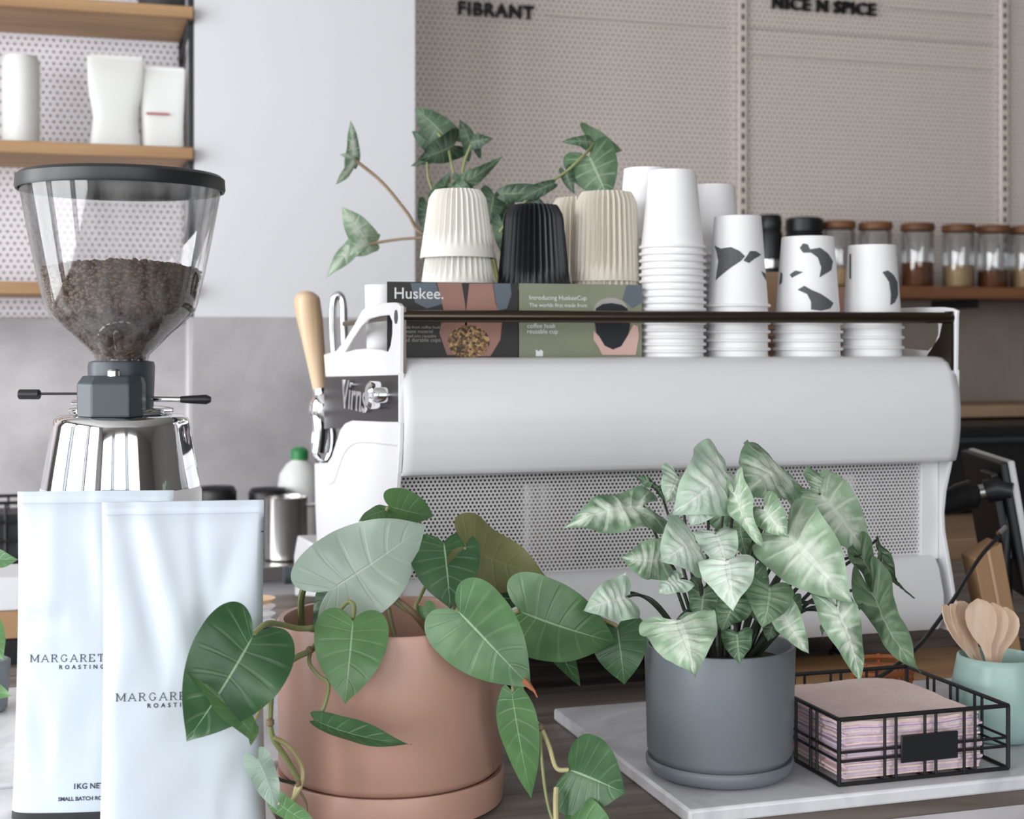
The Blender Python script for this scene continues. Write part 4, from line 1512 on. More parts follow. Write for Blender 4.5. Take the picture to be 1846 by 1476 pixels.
# ---- terracotta pot with the heart-leaf plant
pc = W(705, 1400, 1.45)
TX, TY = pc.x, pc.y
tp = thing('potted_philodendron', (TX, TY, CT), 'terracotta pink pot with trailing heart-shaped green leaves, in front of the machine', 'potted plant')
rimz, sauz = ZC - 0.2725, ZC - 0.4217
R_ = 0.113
MB().lathe([(R_ - 0.012, sauz - 0.006), (R_ - 0.004, sauz + 0.001), (R_ - 0.001, sauz + 0.006), (R_ + 0.0005, rimz - 0.003), (R_ - 0.001, rimz), (R_ - 0.006, rimz - 0.0005), (R_ - 0.0075, rimz - 0.004), (R_ - 0.009, rimz - 0.06)], (TX, TY, 0), 96, cap1=False).build('pot', 'terra', tp, smooth=50)
MB().lathe([(R_ - 0.010, rimz - 0.052), (R_ * 0.6, rimz - 0.046), (0, rimz - 0.048)], (TX, TY, 0), 48, cap0=False, cap1=False).build('soil', 'soil', tp)
MB().lathe([(R_ - 0.006, CT + 0.0005), (R_ - 0.001, CT + 0.004), (R_ + 0.001, sauz - 0.004), (R_ - 0.0005, sauz - 0.001), (R_ - 0.006, sauz - 0.002), (R_ - 0.008, sauz - 0.008), (0, sauz - 0.010)], (TX, TY, 0), 96, cap1=False).build('saucer', 'terra', tp, smooth=50)
soil = lambda px, d: W(px, 0, d) * 1.0
#        base px,py,d    tip px,py,d     width roll bend fold  material
PH = [
    (592, 1066, 1.40, 768, 944, 1.47, .74, 8, .18, -.06, 'phil_pale', .05, False),
    (701, 912, 1.56, 782, 930, 1.60, .72, 20, .10, -.10, 'phil', .03, False),
    (697, 919, 1.56, 646, 940, 1.53, .48, 35, .10, -.10, 'phil', .03, False),
    (800, 978, 1.46, 812, 1098, 1.42, .98, -6, .10, -.10, 'phil', .03, False),
    (838, 984, 1.46, 988, 1040, 1.50, .74, 158, .14, .12, 'phil_old', .07, False),
    (824, 1100, 1.34, 958, 1240, 1.32, .80, 0, .14, -.10, 'phil', .03, True),
    (938, 1102, 1.42, 1112, 1158, 1.44, .78, 8, .24, -.14, 'phil', .03, False),
    (1113, 1130, 1.46, 1126, 1234, 1.45, 1.0, 0, .16, -.12, 'phil', .03, False),
    (1000, 1150, 1.47, 1046, 1236, 1.46, .60, 40, .1, -.1, 'phil', .03, False),
    (636, 1119, 1.33, 622, 1269, 1.30, .90, 0, .20, -.14, 'phil', .03, False),
    (456, 1146, 1.245, 336, 1336, 1.225, .84, -8, .22, .10, 'phil', .05, False),
    (455, 1322, 1.235, 331, 1206, 1.215, .36, 40, .10, .2, 'phil', .03, False),
    (566, 1298, 1.30, 742, 1342, 1.285, .34, 48, .10, -.25, 'phil', .02, False),
    (922, 1245, 1.345, 958, 1440, 1.36, .37, 20, .05, -.16, 'phil', .02, False),
    (1028, 1388, 1.345, 1128, 1430, 1.32, 1.34, -6, .16, -.12, 'phil', .03, False),
    (1020, 1490, 1.32, 1118, 1546, 1.28, 1.05, 0, .15, -.1, 'phil', .03, False),
    (764, 1095, 1.44, 786, 1142, 1.43, .75, 10, .1, -.1, 'phil', .03, False),
    (885, 1075, 1.52, 950, 1078, 1.55, .80, 30, .1, -.1, 'phil', .03, False),
    (600, 1052, 1.47, 566, 1134, 1.46, .55, 30, .1, -.1, 'phil', .03, False),
    (464, 1368, 1.24, 500, 1462, 1.235, .52, -14, .12, -.1, 'phil_pale', .05, False),
    (500, 1446, 1.25, 580, 1496, 1.25, .45, 30, .1, -.1, 'phil', .03, False),
    (1040, 1120, 1.50, 1060, 1085, 1.52, .6, 20, .1, -.1, 'phil', .03, False),
    (1030, 1100, 1.45, 1078, 1140, 1.46, .5, 30, .1, -.1, 'phil', .03, False),
    (458, 1312, 1.245, 452, 1344, 1.24, .75, 140, .1, -.1, 'phil', .03, False),
]
for (bx, by, bd, tx, ty, td, wr, roll, bend, fold, mat, wave, tip) in PH:
    leaf(tp, W(bx, by, bd), W(tx, ty, td), wr, roll, bend, fold, mat, HEART if wr > .38 else LANCE, wave, 0.004, tip=tip)
s = lambda L_, r, m='vine': stem(tp, W3(L_), r, m)
s([(548, 1170, 1.47), (544, 1120, 1.47), (543, 1080, 1.45), (552, 1050, 1.425), (570, 1037, 1.41), (592, 1040, 1.41)], 0.0036)
s([(640, 1175, 1.44), (615, 1140, 1.40), (580, 1131, 1.345), (540, 1133, 1.325), (505, 1125, 1.30), (480, 1124, 1.265), (457, 1144, 1.247)], 0.0026)
s([(620, 1180, 1.46), (588, 1150, 1.37), (560, 1172, 1.335), (532, 1186, 1.315), (505, 1206, 1.29), (490, 1240, 1.275), (486, 1305, 1.265)], 0.0030)
s([(486, 1300, 1.265), (492, 1330, 1.265), (515, 1365, 1.275), (538, 1405, 1.283)], 0.0026)
s([(492, 1328, 1.264), (520, 1345, 1.275), (541, 1375, 1.283), (546, 1400, 1.283), (538, 1425, 1.283), (520, 1450, 1.27), (500, 1447, 1.25)], 0.0022, 'vine_pale')
s([(538, 1410, 1.285), (532, 1428, 1.285), (528, 1462, 1.285), (524, 1500, 1.285)], 0.0020, 'vine_pale')
s([(538, 1412, 1.285), (505, 1405, 1.265), (482, 1385, 1.25), (465, 1369, 1.242)], 0.0016, 'petiole')
s([(540, 1425, 1.283), (552, 1450, 1.283), (553, 1490, 1.283)], 0.0012, 'vine_brown')
s([(560, 1172, 1.335), (558, 1195, 1.32), (575, 1218, 1.31), (592, 1232, 1.305), (588, 1262, 1.30), (574, 1298, 1.30)], 0.0019)
s([(585, 1150, 1.36), (600, 1118, 1.36), (625, 1086, 1.36), (638, 1092, 1.35), (636, 1116, 1.336)], 0.0022)
s([(790, 1180, 1.45), (772, 1138, 1.44), (748, 1108, 1.43), (720, 1084, 1.43), (690, 1068, 1.43), (668, 1050, 1.43)], (0.0046, 0.0024), 'vine_brown')
s([(740, 1104, 1.43), (700, 1078, 1.428), (665, 1058, 1.43)], 0.0022, 'vine')
s([(772, 1138, 1.44), (750, 1100, 1.44), (758, 1075, 1.45), (780, 1030, 1.47), (800, 982, 1.47)], 0.0020)
s([(720, 1180, 1.52), (700, 1090, 1.54), (690, 990, 1.56), (694, 930, 1.56), (700, 913, 1.56)], 0.0022)
s([(800, 1180, 1.46), (810, 1120, 1.42), (838, 1040, 1.46), (838, 986, 1.46)], 0.0020)
s([(800, 1180, 1.46), (812, 1140, 1.38), (826, 1100, 1.34)], 0.0024)
s([(820, 1180, 1.46), (880, 1130, 1.44), (936, 1100, 1.42)], 0.0024)
s([(880, 1150, 1.46), (960, 1130, 1.46), (1060, 1112, 1.46), (1100, 1122, 1.46), (1113, 1129, 1.46)], 0.0020, 'vine_pale')
s([(870, 1160, 1.47), (950, 1150, 1.48), (1000, 1150, 1.47)], 0.0018)
s([(890, 1160, 1.40), (925, 1200, 1.36), (943, 1250, 1.355), (955, 1290, 1.355), (974, 1310, 1.355), (990, 1345, 1.355), (1003, 1384, 1.352), (1026, 1388, 1.349)], 0.0022, 'vine_pale')
s([(974, 1310, 1.355), (976, 1360, 1.352), (984, 1430, 1.34), (998, 1480, 1.33), (1018, 1490, 1.322)], 0.0016)
s([(905, 1180, 1.38), (922, 1215, 1.35), (925, 1246, 1.345)], 0.0018)
s([(487, 1240, 1.274), (474, 1270, 1.255), (458, 1300, 1.242), (455, 1321, 1.237)], 0.0014, 'vine_pale')
s([(1003, 1420, 1.335), (1002, 1450, 1.325), (1003, 1500, 1.31)], 0.0026, 'vine_pale')
for p in ((974, 1310, 1.354), (487, 1302, 1.264), (537, 1410, 1.283), (558, 1172, 1.332)):
    c = W(*p)
    MB().lathe([(0.001, -0.004), (0.0036, -0.002), (0.0036, 0.002), (0.001, 0.004)], c, 10).build('stem_node', 'vine_brown', tp)

# ---- slate pot with the syngonium
qc = W(1297, 1400, 1.49)
QX, QY = qc.x, qc.y
sp_ = thing('potted_syngonium', (QX, QY, SZ), 'slate grey pot with pale arrow-shaped leaves on the marble slab', 'potted plant')
rz_, sz_ = ZC - 0.309, ZC - 0.4225
r1_, r0_ = 0.0775, 0.0745
MB().lathe([(r0_ - 0.008, sz_ - 0.006), (r0_ - 0.003, sz_ + 0.001), (r0_, sz_ + 0.006), (r1_, rz_ - 0.003), (r1_ - 0.001, rz_), (r1_ - 0.0045, rz_), (r1_ - 0.006, rz_ - 0.004), (r1_ - 0.008, rz_ - 0.04)], (QX, QY, 0), 80, cap1=False).build('pot', 'slate', sp_, smooth=50)
MB().lathe([(r1_ - 0.007, rz_ - 0.018), (r1_ * 0.5, rz_ - 0.012), (0, rz_ - 0.014)], (QX, QY, 0), 48, cap0=False, cap1=False).build('soil', 'soil', sp_)
MB().lathe([(r0_ - 0.014, SZ + 0.0004), (r0_ - 0.006, SZ + 0.003), (r0_ + 0.001, SZ + 0.010), (r0_ + 0.0015, sz_ - 0.003), (r0_ - 0.0005, sz_ - 0.001), (r0_ - 0.005, sz_ - 0.002), (0, sz_ - 0.008)], (QX, QY, 0), 80, cap1=False).build('saucer', 'slate', sp_, smooth=50)
SY = [
    # base          tip            w    roll bend fold mat        stem foot px
    (1160, 912, 1.47, 1014, 950, 1.44, .62, 26, .22, -.30, 'syn', 1265),
    (1310, 852, 1.46, 1216, 924, 1.41, 1.05, -4, .30, -.20, 'syn_pale', 1285),
    (1276, 900, 1.44, 1244, 946, 1.42, 1.15, 10, .24, -.24, 'syn_pale', 1280),
    (1222, 856, 1.48, 1200, 906, 1.46, 1.05, -14, .24, -.24, 'syn_pale', 1270),
    (1408, 842, 1.52, 1344, 886, 1.46, 1.30, 10, .22, -.16, 'syn', 1320),
    (1478, 890, 1.50, 1568, 1006, 1.46, .80, -10, .24, -.20, 'syn', 1345),
    (1500, 872, 1.52, 1470, 900, 1.50, 2.2, 10, .2, -.15, 'syn', 1345),
    (1324, 886, 1.43, 1374, 986, 1.41, .56, 34, .18, -.28, 'syn', 1300),
    (1420, 962, 1.42, 1536, 1086, 1.37, .92, 4, .28, -.18, 'syn', 1330),
    (1376, 916, 1.42, 1420, 968, 1.40, 1.0, 10, .2, -.24, 'syn', 1320),
    (1254, 976, 1.42, 1192, 1010, 1.38, 1.45, 4, .28, -.20, 'syn_pale', 1280),
    (1290, 962, 1.43, 1312, 1030, 1.40, 1.05, -10, .24, -.20, 'syn_pale', 1285),
    (1196, 1008, 1.44, 1118, 1004, 1.43, 1.15, -18, .22, -.14, 'syn', 1270),
    (1310, 1010, 1.38, 1322, 1096, 1.34, 1.08, 0, .26, -.24, 'syn_pale', 1300),
    (1128, 1076, 1.42, 1052, 1100, 1.40, 1.05, 10, .22, -.16, 'syn_pale', 1255),
    (1116, 1072, 1.44, 1128, 1030, 1.45, .95, -20, .12, -.14, 'syn_pale', 1255),
    (1222, 1116, 1.36, 1252, 1214, 1.31, 1.25, -8, .26, -.20, 'syn', 1275),
    (1328, 1142, 1.35, 1334, 1196, 1.33, 1.05, 4, .2, -.22, 'syn_green', 1310),
    (1388, 1058, 1.38, 1376, 1130, 1.36, 1.30, -10, .22, -.14, 'syn_green', 1330),
    (1410, 1102, 1.38, 1458, 1178, 1.37, .72, 14, .18, -.22, 'syn', 1340),
    (1508, 1092, 1.38, 1553, 1228, 1.36, .58, -16, .14, -.24, 'syn', 1350),
    (1572, 1066, 1.42, 1655, 1216, 1.40, .48, 24, .18, -.22, 'syn_green', 1360),
    (1552, 1000, 1.45, 1614, 1092, 1.43, .52, 30, .16, -.24, 'syn_green', 1350),
    (1582, 972, 1.47, 1646, 1080, 1.45, .24, 40, .34, -.2, 'syn_green', 1355),
    (1332, 936, 1.48, 1346, 1008, 1.47, .85, 20, .1, -.15, 'syn_green', 1310),
    (1372, 972, 1.47, 1388, 1024, 1.46, 1.2, 10, .1, -.15, 'syn_green', 1320),
    (1330, 1080, 1.42, 1300, 1136, 1.40, 1.1, 20, .1, -.15, 'syn_green', 1310),
    (1190, 882, 1.56, 1138, 854, 1.57, .40, 40, .1, -.2, 'syn_green', 1275),
    (1226, 1044, 1.45, 1186, 1068, 1.44, 1.2, 30, .1, -.1, 'syn_pale', 1275),
    (1452, 1000, 1.46, 1500, 1050, 1.45, .85, 20, .1, -.1, 'syn_green', 1335),
    (1290, 900, 1.50, 1315, 970, 1.49, 1.0, 20, .1, -.1, 'syn_green', 1300),
    (1352, 1040, 1.44, 1364, 1120, 1.43, .95, 20, .1, -.1, 'syn_green', 1320),
    (1522, 930, 1.52, 1562, 990, 1.50, .8, 30, .1, -.15, 'syn', 1350),
    (1494, 1108, 1.40, 1480, 1150, 1.39, .6, 60, .1, -.15, 'syn_green', 1345),
    (1540, 1100, 1.42, 1530, 1150, 1.41, .5, 40, .1, -.15, 'syn_green', 1350),
    (1270, 1060, 1.46, 1262, 1130, 1.45, 1.0, 15, .1, -.15, 'syn_green', 1290),
    (1418, 1086, 1.43, 1422, 1142, 1.41, 1.0, 15, .1, -.15, 'syn_green', 1330),
    (1300, 1090, 1.47, 1290, 1140, 1.46, 1.1, -15, .1, -.15, 'syn_green', 1300),
    (1395, 1110, 1.46, 1385, 1156, 1.45, 1.1, -15, .1, -.15, 'syn_green', 1330),
]
for (bx, by, bd, tx, ty, td, wr, roll, bend, fold, mat, foot) in SY:
    B = W(bx, by, bd)
    leaf(sp_, B, W(tx, ty, td), wr, roll, bend, fold, mat, ARROW if wr > .3 else LANCE, 0.10, 0.052, curl=rl.uniform(-.45, -.1))
    f0 = W(foot, 1150, 1.49)
    f0.z = rz_ - 0.016
    m = (f0 + B) / 2 + Vector((0, 0.004, 0.10 * (B - f0).length * (0.5 if by < 1000 else 1.6)))
    m2 = B * 0.8 + f0 * 0.2 + (W(bx, by - (6 if by < 1000 else 26), bd + 0.02) - B)
    stem(sp_, [f0, m, m2, B], (0.0022, 0.0013), 'petiole', 'petiole')

# ---- trailing plant on the machine's rear, behind the cups
tc_ = onY(905, 520, 2.10)
bp_ = thing('trailing_plant', (tc_.x, 2.10, TZ), 'dark green trailing plant behind the ribbed cups, with leaves against the white pillar', 'potted plant')
MB().lathe([(0.045, 0), (0.05, 0.004), (0.058, 0.10), (0.06, 0.104), (0.054, 0.104), (0.052, 0.09)], (tc_.x, 2.10, TZ), 36, cap1=False).build('pot', 'slate', bp_)
MB().lathe([(0.053, 0.092), (0.0, 0.095)], (tc_.x, 2.10, TZ), 24, cap0=False, cap1=False).build('soil', 'soil', bp_)
BG = [
    (636, 288, 2.25, 632, 216, 2.22, .42, 20), (640, 285, 2.25, 604, 334, 2.22, .30, -30), (640, 286, 2.25, 612, 278, 2.23, .5, 20),
    (656, 428, 2.20, 616, 372, 2.18, .80, 0), (652, 430, 2.20, 586, 504, 2.17, .42, 20), (662, 434, 2.2, 628, 462, 2.18, 1.1, 10),
    (800, 244, 2.2, 748, 194, 2.22, .80, 10), (818, 262, 2.18, 752, 288, 2.16, .80, -12), (850, 266, 2.15, 828, 214, 2.16, .6, 20), (778, 262, 2.22, 742, 236, 2.22, .8, 10), (790, 350, 2.18, 812, 310, 2.17, .7, 10), (860, 372, 2.15, 842, 332, 2.15, .9, 10), (900, 380, 2.12, 930, 345, 2.12, .9, 10),
    (846, 258, 2.15, 890, 250, 2.14, .75, -20), (770, 290, 2.2, 740, 300, 2.2, .45, 30), (822, 336, 2.14, 906, 282, 2.12, .30, 20),
    (800, 345, 2.16, 770, 350, 2.15, .6, 0), (820, 330, 2.14, 860, 360, 2.12, .6, 10), (900, 350, 2.1, 1000, 340, 2.08, .34, 10),
    (890, 350, 2.12, 880, 410, 2.10, .8, 0), (1000, 330, 2.06, 930, 365, 2.06, .35, 20), (1072, 258, 2.10, 1012, 256, 2.08, .5, 30),
    (1060, 250, 2.10, 1122, 272, 2.09, .80, 150), (1062, 282, 2.08, 1098, 362, 2.06, 1.15, 0), (1020, 310, 2.08, 1035, 350, 2.07, .6, 10),
    (770, 370, 2.15, 762, 420, 2.14, .7, 0), (905, 400, 2.1, 912, 470, 2.1, .6, 0), (950, 355, 2.1, 985, 372, 2.08, .6, 0)]
for (bx, by, bd, tx, ty, td, wr, roll) in BG:
    leaf(bp_, W(bx, by, bd), W(tx, ty, td), wr, roll, .18, -.15, 'syn' if bx < 700 else ('syn_green' if bx > 1030 else 'syn_far'), ARROW if wr > .4 else LANCE, 0.05, 0.01)
f0 = Vector((tc_.x, 2.10, TZ + 0.095))
for path, r in (([(760, 420, 2.14), (735, 385, 2.17), (690, 330, 2.22), (640, 288, 2.25)], .0026),
                ([(780, 430, 2.15), (735, 430, 2.17), (700, 434, 2.19), (666, 440, 2.20)], .0022),
                ([(822, 380, 2.13), (825, 340, 2.14), (815, 300, 2.17), (806, 262, 2.18), (790, 241, 2.2)], .0022),
                ([(830, 380, 2.13), (832, 330, 2.14), (838, 290, 2.15), (849, 262, 2.15)], .0022),
                ([(900, 420, 2.10), (960, 350, 2.08), (1020, 310, 2.08), (1056, 276, 2.08), (1072, 258, 2.10)], .0022),
                ([(860, 400, 2.12), (840, 350, 2.13), (822, 336, 2.14)], .002),
                ([(860, 420, 2.12), (800, 380, 2.16), (775, 330, 2.19), (770, 291, 2.2)], .002)):
    stem(bp_, [f0, (f0 + W(*path[0])) / 2 + Vector((0, 0, 0.03))] + W3(path), r, 'vine_brown' if path[0][0] < 790 else 'vine')

# ================================================================== WIRE BASKET WITH NAPKINS
bx0, bx1, by0, by1 = 0.733, 0.930, 1.281, 1.471
bz, bt_ = SZ + 0.0022, SZ + 0.067
wb = thing('wire_basket', ((bx0 + bx1) / 2, (by0 + by1) / 2, SZ), 'square black wire basket holding pink napkins on the marble slab', 'basket')
rw = 0.0019
for z, nm, r in ((bt_, 'top_rim', rw * 1.25), (bz, 'bottom_rim', rw * 1.15), (SZ + 0.034, 'middle_wire', rw * 0.8), (SZ + 0.025, 'middle_wire', rw * 0.8)):
    m = MB()
    cs = [(bx0, by0, z), (bx1, by0, z), (bx1, by1, z), (bx0, by1, z)]
    for i in range(4):
        m.tube([cs[i], cs[(i + 1) % 4]], r, 8)
    m.build(nm, 'wire', wb)
for x, y in ((bx0, by0), (bx1, by0), (bx1, by1), (bx0, by1)):
    MB().tube([(x, y, bz), (x, y, bt_)], rw * 1.2, 8).build('corner_post', 'wire', wb)
for i in range(3):
    for s_ in (-1, 1):
        x = bx0 + (bx1 - bx0) * (0.27 + 0.235 * i) + s_ * 0.0065 * 1.0 + 0.005
        y = by0 + (by1 - by0) * (0.27 + 0.235 * i) + s_ * 0.0065
        for yy in (by0, by1):
            MB().tube([(x, yy, bz), (x, yy, bt_)], rw * 0.85, 6).build('upright_wire', 'wire', wb)
        for xx in (bx0, bx1):
            MB().tube([(xx, y, bz), (xx, y, bt_)], rw * 0.85, 6).build('upright_wire', 'wire', wb)
        MB().tube([(x, by0, bz), (x, by1, bz)], rw * 0.7, 6).build('floor_wire', 'wire', wb)
p0, p1 = onY(1624, 1360, by0 - 0.003), onY(1726, 1352, by0 - 0.003)
MB().box(p0.x, p1.x, by0 - 0.0045, by0 - 0.002, SZ + 0.019, SZ + 0.047).build('label_plate', 'black', wb, bevel=0.0008)
# napkins: a stack of folded sheets, each one its own
rn = random.Random(5)
nz_ = 26
nh = 0.058 / nz_
for i in range(nz_):
    z0 = bz + 0.002 + i * nh
    dx, dy = rn.uniform(-.004, .004), rn.uniform(-.003, .003)
    top = i == nz_ - 1
    xa, xb, ya, yb2 = bx0 + 0.010 + dx, bx1 - 0.030 + dx, by0 + 0.007 + dy, by1 - 0.020 + dy
    hh = nh * 0.93

    def fn(u, v, z=0.0, k=i):
        x = xa + (xb - xa) * u + 0.0022 * noise.noise(Vector((v * 7, k * 3.1, 1)))
        y = ya + (yb2 - ya) * v + 0.0016 * noise.noise(Vector((u * 9, k * 2.3, 5)))
        d = 0.0055 * (k / nz_) ** 2 * noise.noise(Vector((u * 4, v * 4, 3.3)))
        return Vector((x, y, z0 + z + d))
    m = MB()
    q = 8
    m.grid(lambda u, v: fn(u, v, hh), q, q)
    n1 = len(m.v)
    m.grid(lambda u, v: fn(u, v, 0.0), q, q)
    for a in range(q):
        for (i0, i1) in ((a, a + 1), (q * (q + 1) + a, q * (q + 1) + a + 1), (a * (q + 1), (a + 1) * (q + 1)), (a * (q + 1) + q, (a + 1) * (q + 1) + q)):
            m.f.append((i0, i1, i1 + n1, i0 + n1))
    o = m.build('paper_napkin', 'napkin' if (i % 3 == 0 or top) else 'napkin2', smooth=30)
    tag(o, 'topmost folded pink paper napkin in the wire basket' if top else 'folded lilac-pink paper napkin lower in the wire basket stack', 'napkin', 'napkins in the wire basket')

# ================================================================== MINT CUP WITH WOODEN SPOONS
mc = W(1798, 1300, 1.62)
MXc, MYc = mc.x, mc.y
mt_ = thing('mint_cup', (MXc, MYc, SZ), 'rounded mint green cup holding wooden spoons behind the basket', 'cup')
zt2 = ZC + (HOR - 1180) / FPX * 1.62
hh = zt2 - SZ
MB().lathe([(0.030, SZ + 0.0004), (0.040, SZ + 0.003), (0.049, SZ + hh * 0.2), (0.0515, SZ + hh * 0.42), (0.049, SZ + hh * 0.68), (0.0445, SZ + hh * 0.93), (0.0435, zt2 - 0.001), (0.0415, zt2), (0.0400, zt2 - 0.003), (0.043, SZ + hh * 0.75), (0.046, SZ + hh * 0.4), (0.03, SZ + 0.01), (0, SZ + 0.009)], (MXc, MYc, 0), 56, cap1=False).build('bowl', 'mint', mt_, smooth=60)
hd = spline([Vector((MXc, MYc, SZ + hh * 0.72)) + RT * 0.046, Vector((MXc, MYc, SZ + hh * 0.80)) + RT * 0.068, Vector((MXc, MYc, SZ + hh * 0.5)) + RT * 0.078, Vector((MXc, MYc, SZ + hh * 0.28)) + RT * 0.048], 8)
MB().tube(hd, 0.0058, 12).build('handle', 'mint', mt_)


def spoon(foot, top, wid_, face, label):
    """flat wooden spoon, from foot to the bowl end"""
    foot, top = Vector(foot), Vector(top)
    a = (top - foot)
    L_ = a.length
    a.normalize()
    view = (CAM - top).normalized()
    n = (view - a * view.dot(a)).normalized()
    n = Matrix.Rotation(math.radians(face), 3, a) @ n
    s_ = a.cross(n)
    prof = [(0, .10), (.02, .20), (.3, .19), (.56, .20), (.64, .34), (.72, .72), (.80, .95), (.87, 1.0), (.93, .88), (.975, .55), (1.0, .12)]
    vs, fs = [], []
    for (t, w_) in prof:
        dish = 0.10 * max(0, (t - .6)) * L_ * 0.25
        for c in (-1, -.5, 0, .5, 1):
            for sg in (1, -1):
                vs.append(foot + a * (t * L_) + s_ * (c * w_ * wid_ / 2) + n * (sg * 0.0008 - dish * (1 - c * c) + 0.010 * max(0, t - 0.6) ** 2))
    m = len(prof)
    idx = lambda i, c, g: i * 10 + c * 2 + g
    for i in range(m - 1):
        for c in range(4):
            fs.append((idx(i, c, 0), idx(i, c + 1, 0), idx(i + 1, c + 1, 0), idx(i + 1, c, 0)))
            fs.append((idx(i, c, 1), idx(i + 1, c, 1), idx(i + 1, c + 1, 1), idx(i, c + 1, 1)))
        fs.append((idx(i, 0, 0), idx(i + 1, 0, 0), idx(i + 1, 0, 1), idx(i, 0, 1)))
        fs.append((idx(i, 4, 0), idx(i, 4, 1), idx(i + 1, 4, 1), idx(i + 1, 4, 0)))
    for i in (0, m - 1):
        for c in range(4):
            fs.append((idx(i, c, 0), idx(i, c, 1), idx(i, c + 1, 1), idx(i, c + 1, 0)))
    me_o = link('wooden_spoon', vs, fs, 'spoon', origin=foot, smooth=40)
    return tag(me_o, label, 'spoon', 'wooden spoons in the mint cup')


fb = lambda dx, dd: Vector((MXc, MYc, SZ + 0.012)) + RT * dx + FW * dd
for (dx, dd, tx, ty, td, wd_, face, lab) in (
        (0.018, 0.006, 1697, 1092, 1.600, 0.030, 62, 'wooden spoon leaning furthest left, seen edge-on'),
        (0.021, 0.016, 1712, 1090, 1.612, 0.030, 60, 'wooden spoon second from left, seen nearly edge-on'),
        (0.014, 0.018, 1726, 1084, 1.622, 0.032, 48, 'dark-edged wooden spoon third from left'),
        (0.004, 0.000, 1762, 1079, 1.596, 0.034, 6, 'wooden spoon in the middle of the mint cup, full face'),
        (0.000, 0.008, 1790, 1086, 1.610, 0.033, 0, 'wooden spoon second from the right, overlapped by its neighbour'),
        (-0.004, 0.014, 1814, 1094, 1.626, 0.034, -4, 'wooden spoon furthest right, full round face')):
    spoon(fb(dx, dd), W(tx, ty, td), wd_, face, 'pale ' + lab)

# ================================================================== SMALLER THINGS BEHIND
# cable, tablet on its arm, kraft carton, oak board, orange basket
cp = [(1803, 965, 2.04), (1770, 1000, 1.97), (1740, 1045, 1.90), (1716, 1085, 1.85), (1680, 1135, 1.82), (1655, 1165, 1.78), (1620, 1196, 1.75), (1580, 1222, 1.74), (1530, 1236, 1.74), (1480, 1238, 1.75)]
tag(MB().tube(spline(W3(cp), 8), 0.0028, 8).build('power_cable', 'black'), 'black cable running down from the tablet stand behind the basket', 'cable')
td_ = 2.12
tb = thing('tablet_stand', W(1800, 1190, td_).xy.to_3d() + Vector((0, 0, CT)), 'black tablet tilted on an arm at the right edge', 'tablet stand')
tl = W(1816, 832, td_)
bl_ = W(1846, 1000, td_)
ax = (bl_ - tl)
u_ = ax.normalized()
sd_ = FW * 0.99 + RT * 0.06
sd_.normalize()
nrm = u_.cross(sd_).normalized()
if nrm.dot(RT) < 0:
    nrm = -nrm
sd2 = nrm.cross(u_).normalized()
if sd2.dot(FW) < 0:
    sd2 = -sd2


def slab3(o, a, b, c, mat, name, bevel):
    o = Vector(o)
    vs = [o + a * i + b * j + c * k for k in (0, 1) for j in (0, 1) for i in (0, 1)]
    return MB().add(vs, [(0, 2, 3, 1), (4, 5, 7, 6), (0, 1, 5, 4), (2, 6, 7, 3), (0, 4, 6, 2), (1, 3, 7, 5)]).build(name, mat, tb, bevel=bevel, smooth=0)


slab3(tl, u_ * 0.20, sd2 * 0.23, nrm * 0.011, 'panel', 'tablet_frame', 0.003)
slab3(tl - sd2 * 0.004 - nrm * 0.0122, u_ * 0.20, sd2 * 0.23, nrm * 0.012, 'black', 'tablet_case', 0.003)
slab3(tl - nrm * 0.026 + u_ * 0.015 + sd2 * 0.01, u_ * 0.13, sd2 * 0.06, nrm * 0.0135, 'black', 'side_clip', 0.002)
MB().tube([W(1700, 910, 2.16), W(1730, 896, 2.15), W(1755, 890, 2.14), W(1762, 889, 2.14)], [0.016, 0.021, 0.022, 0.015], 16).build('arm_grip', 'black', tb)
MB().tube([W(1760, 889, 2.14), W(1778, 886, 2.135)], 0.012, 14).build('arm_collar', 'steel', tb)
MB().tube([W(1776, 886, 2.135), W(1800, 880, 2.13), W(1826, 885, 2.12)], [0.017, 0.019, 0.012], 14).build('arm_head', 'black', tb)
MB().tube(spline([W(1822, 900, 2.14), W(1816, 950, 2.14), W(1810, 1010, 2.14), W(1812, 1100, 2.14), Vector((W(1812, 1190, 2.14).x, W(1812, 1190, 2.14).y, CT + 0.012))], 6), 0.011, 14).build('post', 'black', tb)
MB().tube([W(1800, 962, 2.06), W(1812, 950, 2.07)], 0.004, 8).build('plug', 'chrome', tb)
pb = W(1812, 1190, 2.14)
MB().lathe([(0.07, CT), (0.072, CT + 0.004), (0.06, CT + 0.012), (0.012, CT + 0.014)], (pb.x, pb.y, 0), 30).build('base', 'black', tb)
kc = W(1795, 1040, 1.95)
kb = thing('kraft_carton', (kc.x, kc.y, CT), 'tall tilted kraft brown carton behind the wooden spoons', 'carton')
kt = [W(1756, 1008, 2.00), W(1806, 978, 2.02), W(1845, 1190, 2.02), W(1795, 1200, 2.00)]
kk = FW * 0.06
MB().add(kt + [p + kk for p in kt], [(0, 1, 2, 3), (7, 6, 5, 4), (0, 4, 5, 1), (1, 5, 6, 2), (2, 6, 7, 3), (3, 7, 4, 0)]).build('carton_body', 'card', kb, bevel=0.002, smooth=0)
MB().add([p - FW * 0.001 for p in (kt[0] * 0.55 + kt[1] * 0.45, kt[0] * 0.45 + kt[1] * 0.55, kt[3] * 0.45 + kt[2] * 0.55, kt[3] * 0.55 + kt[2] * 0.45)], [(0, 1, 2, 3)]).build('fold_line', 'kraft', kb, smooth=0)
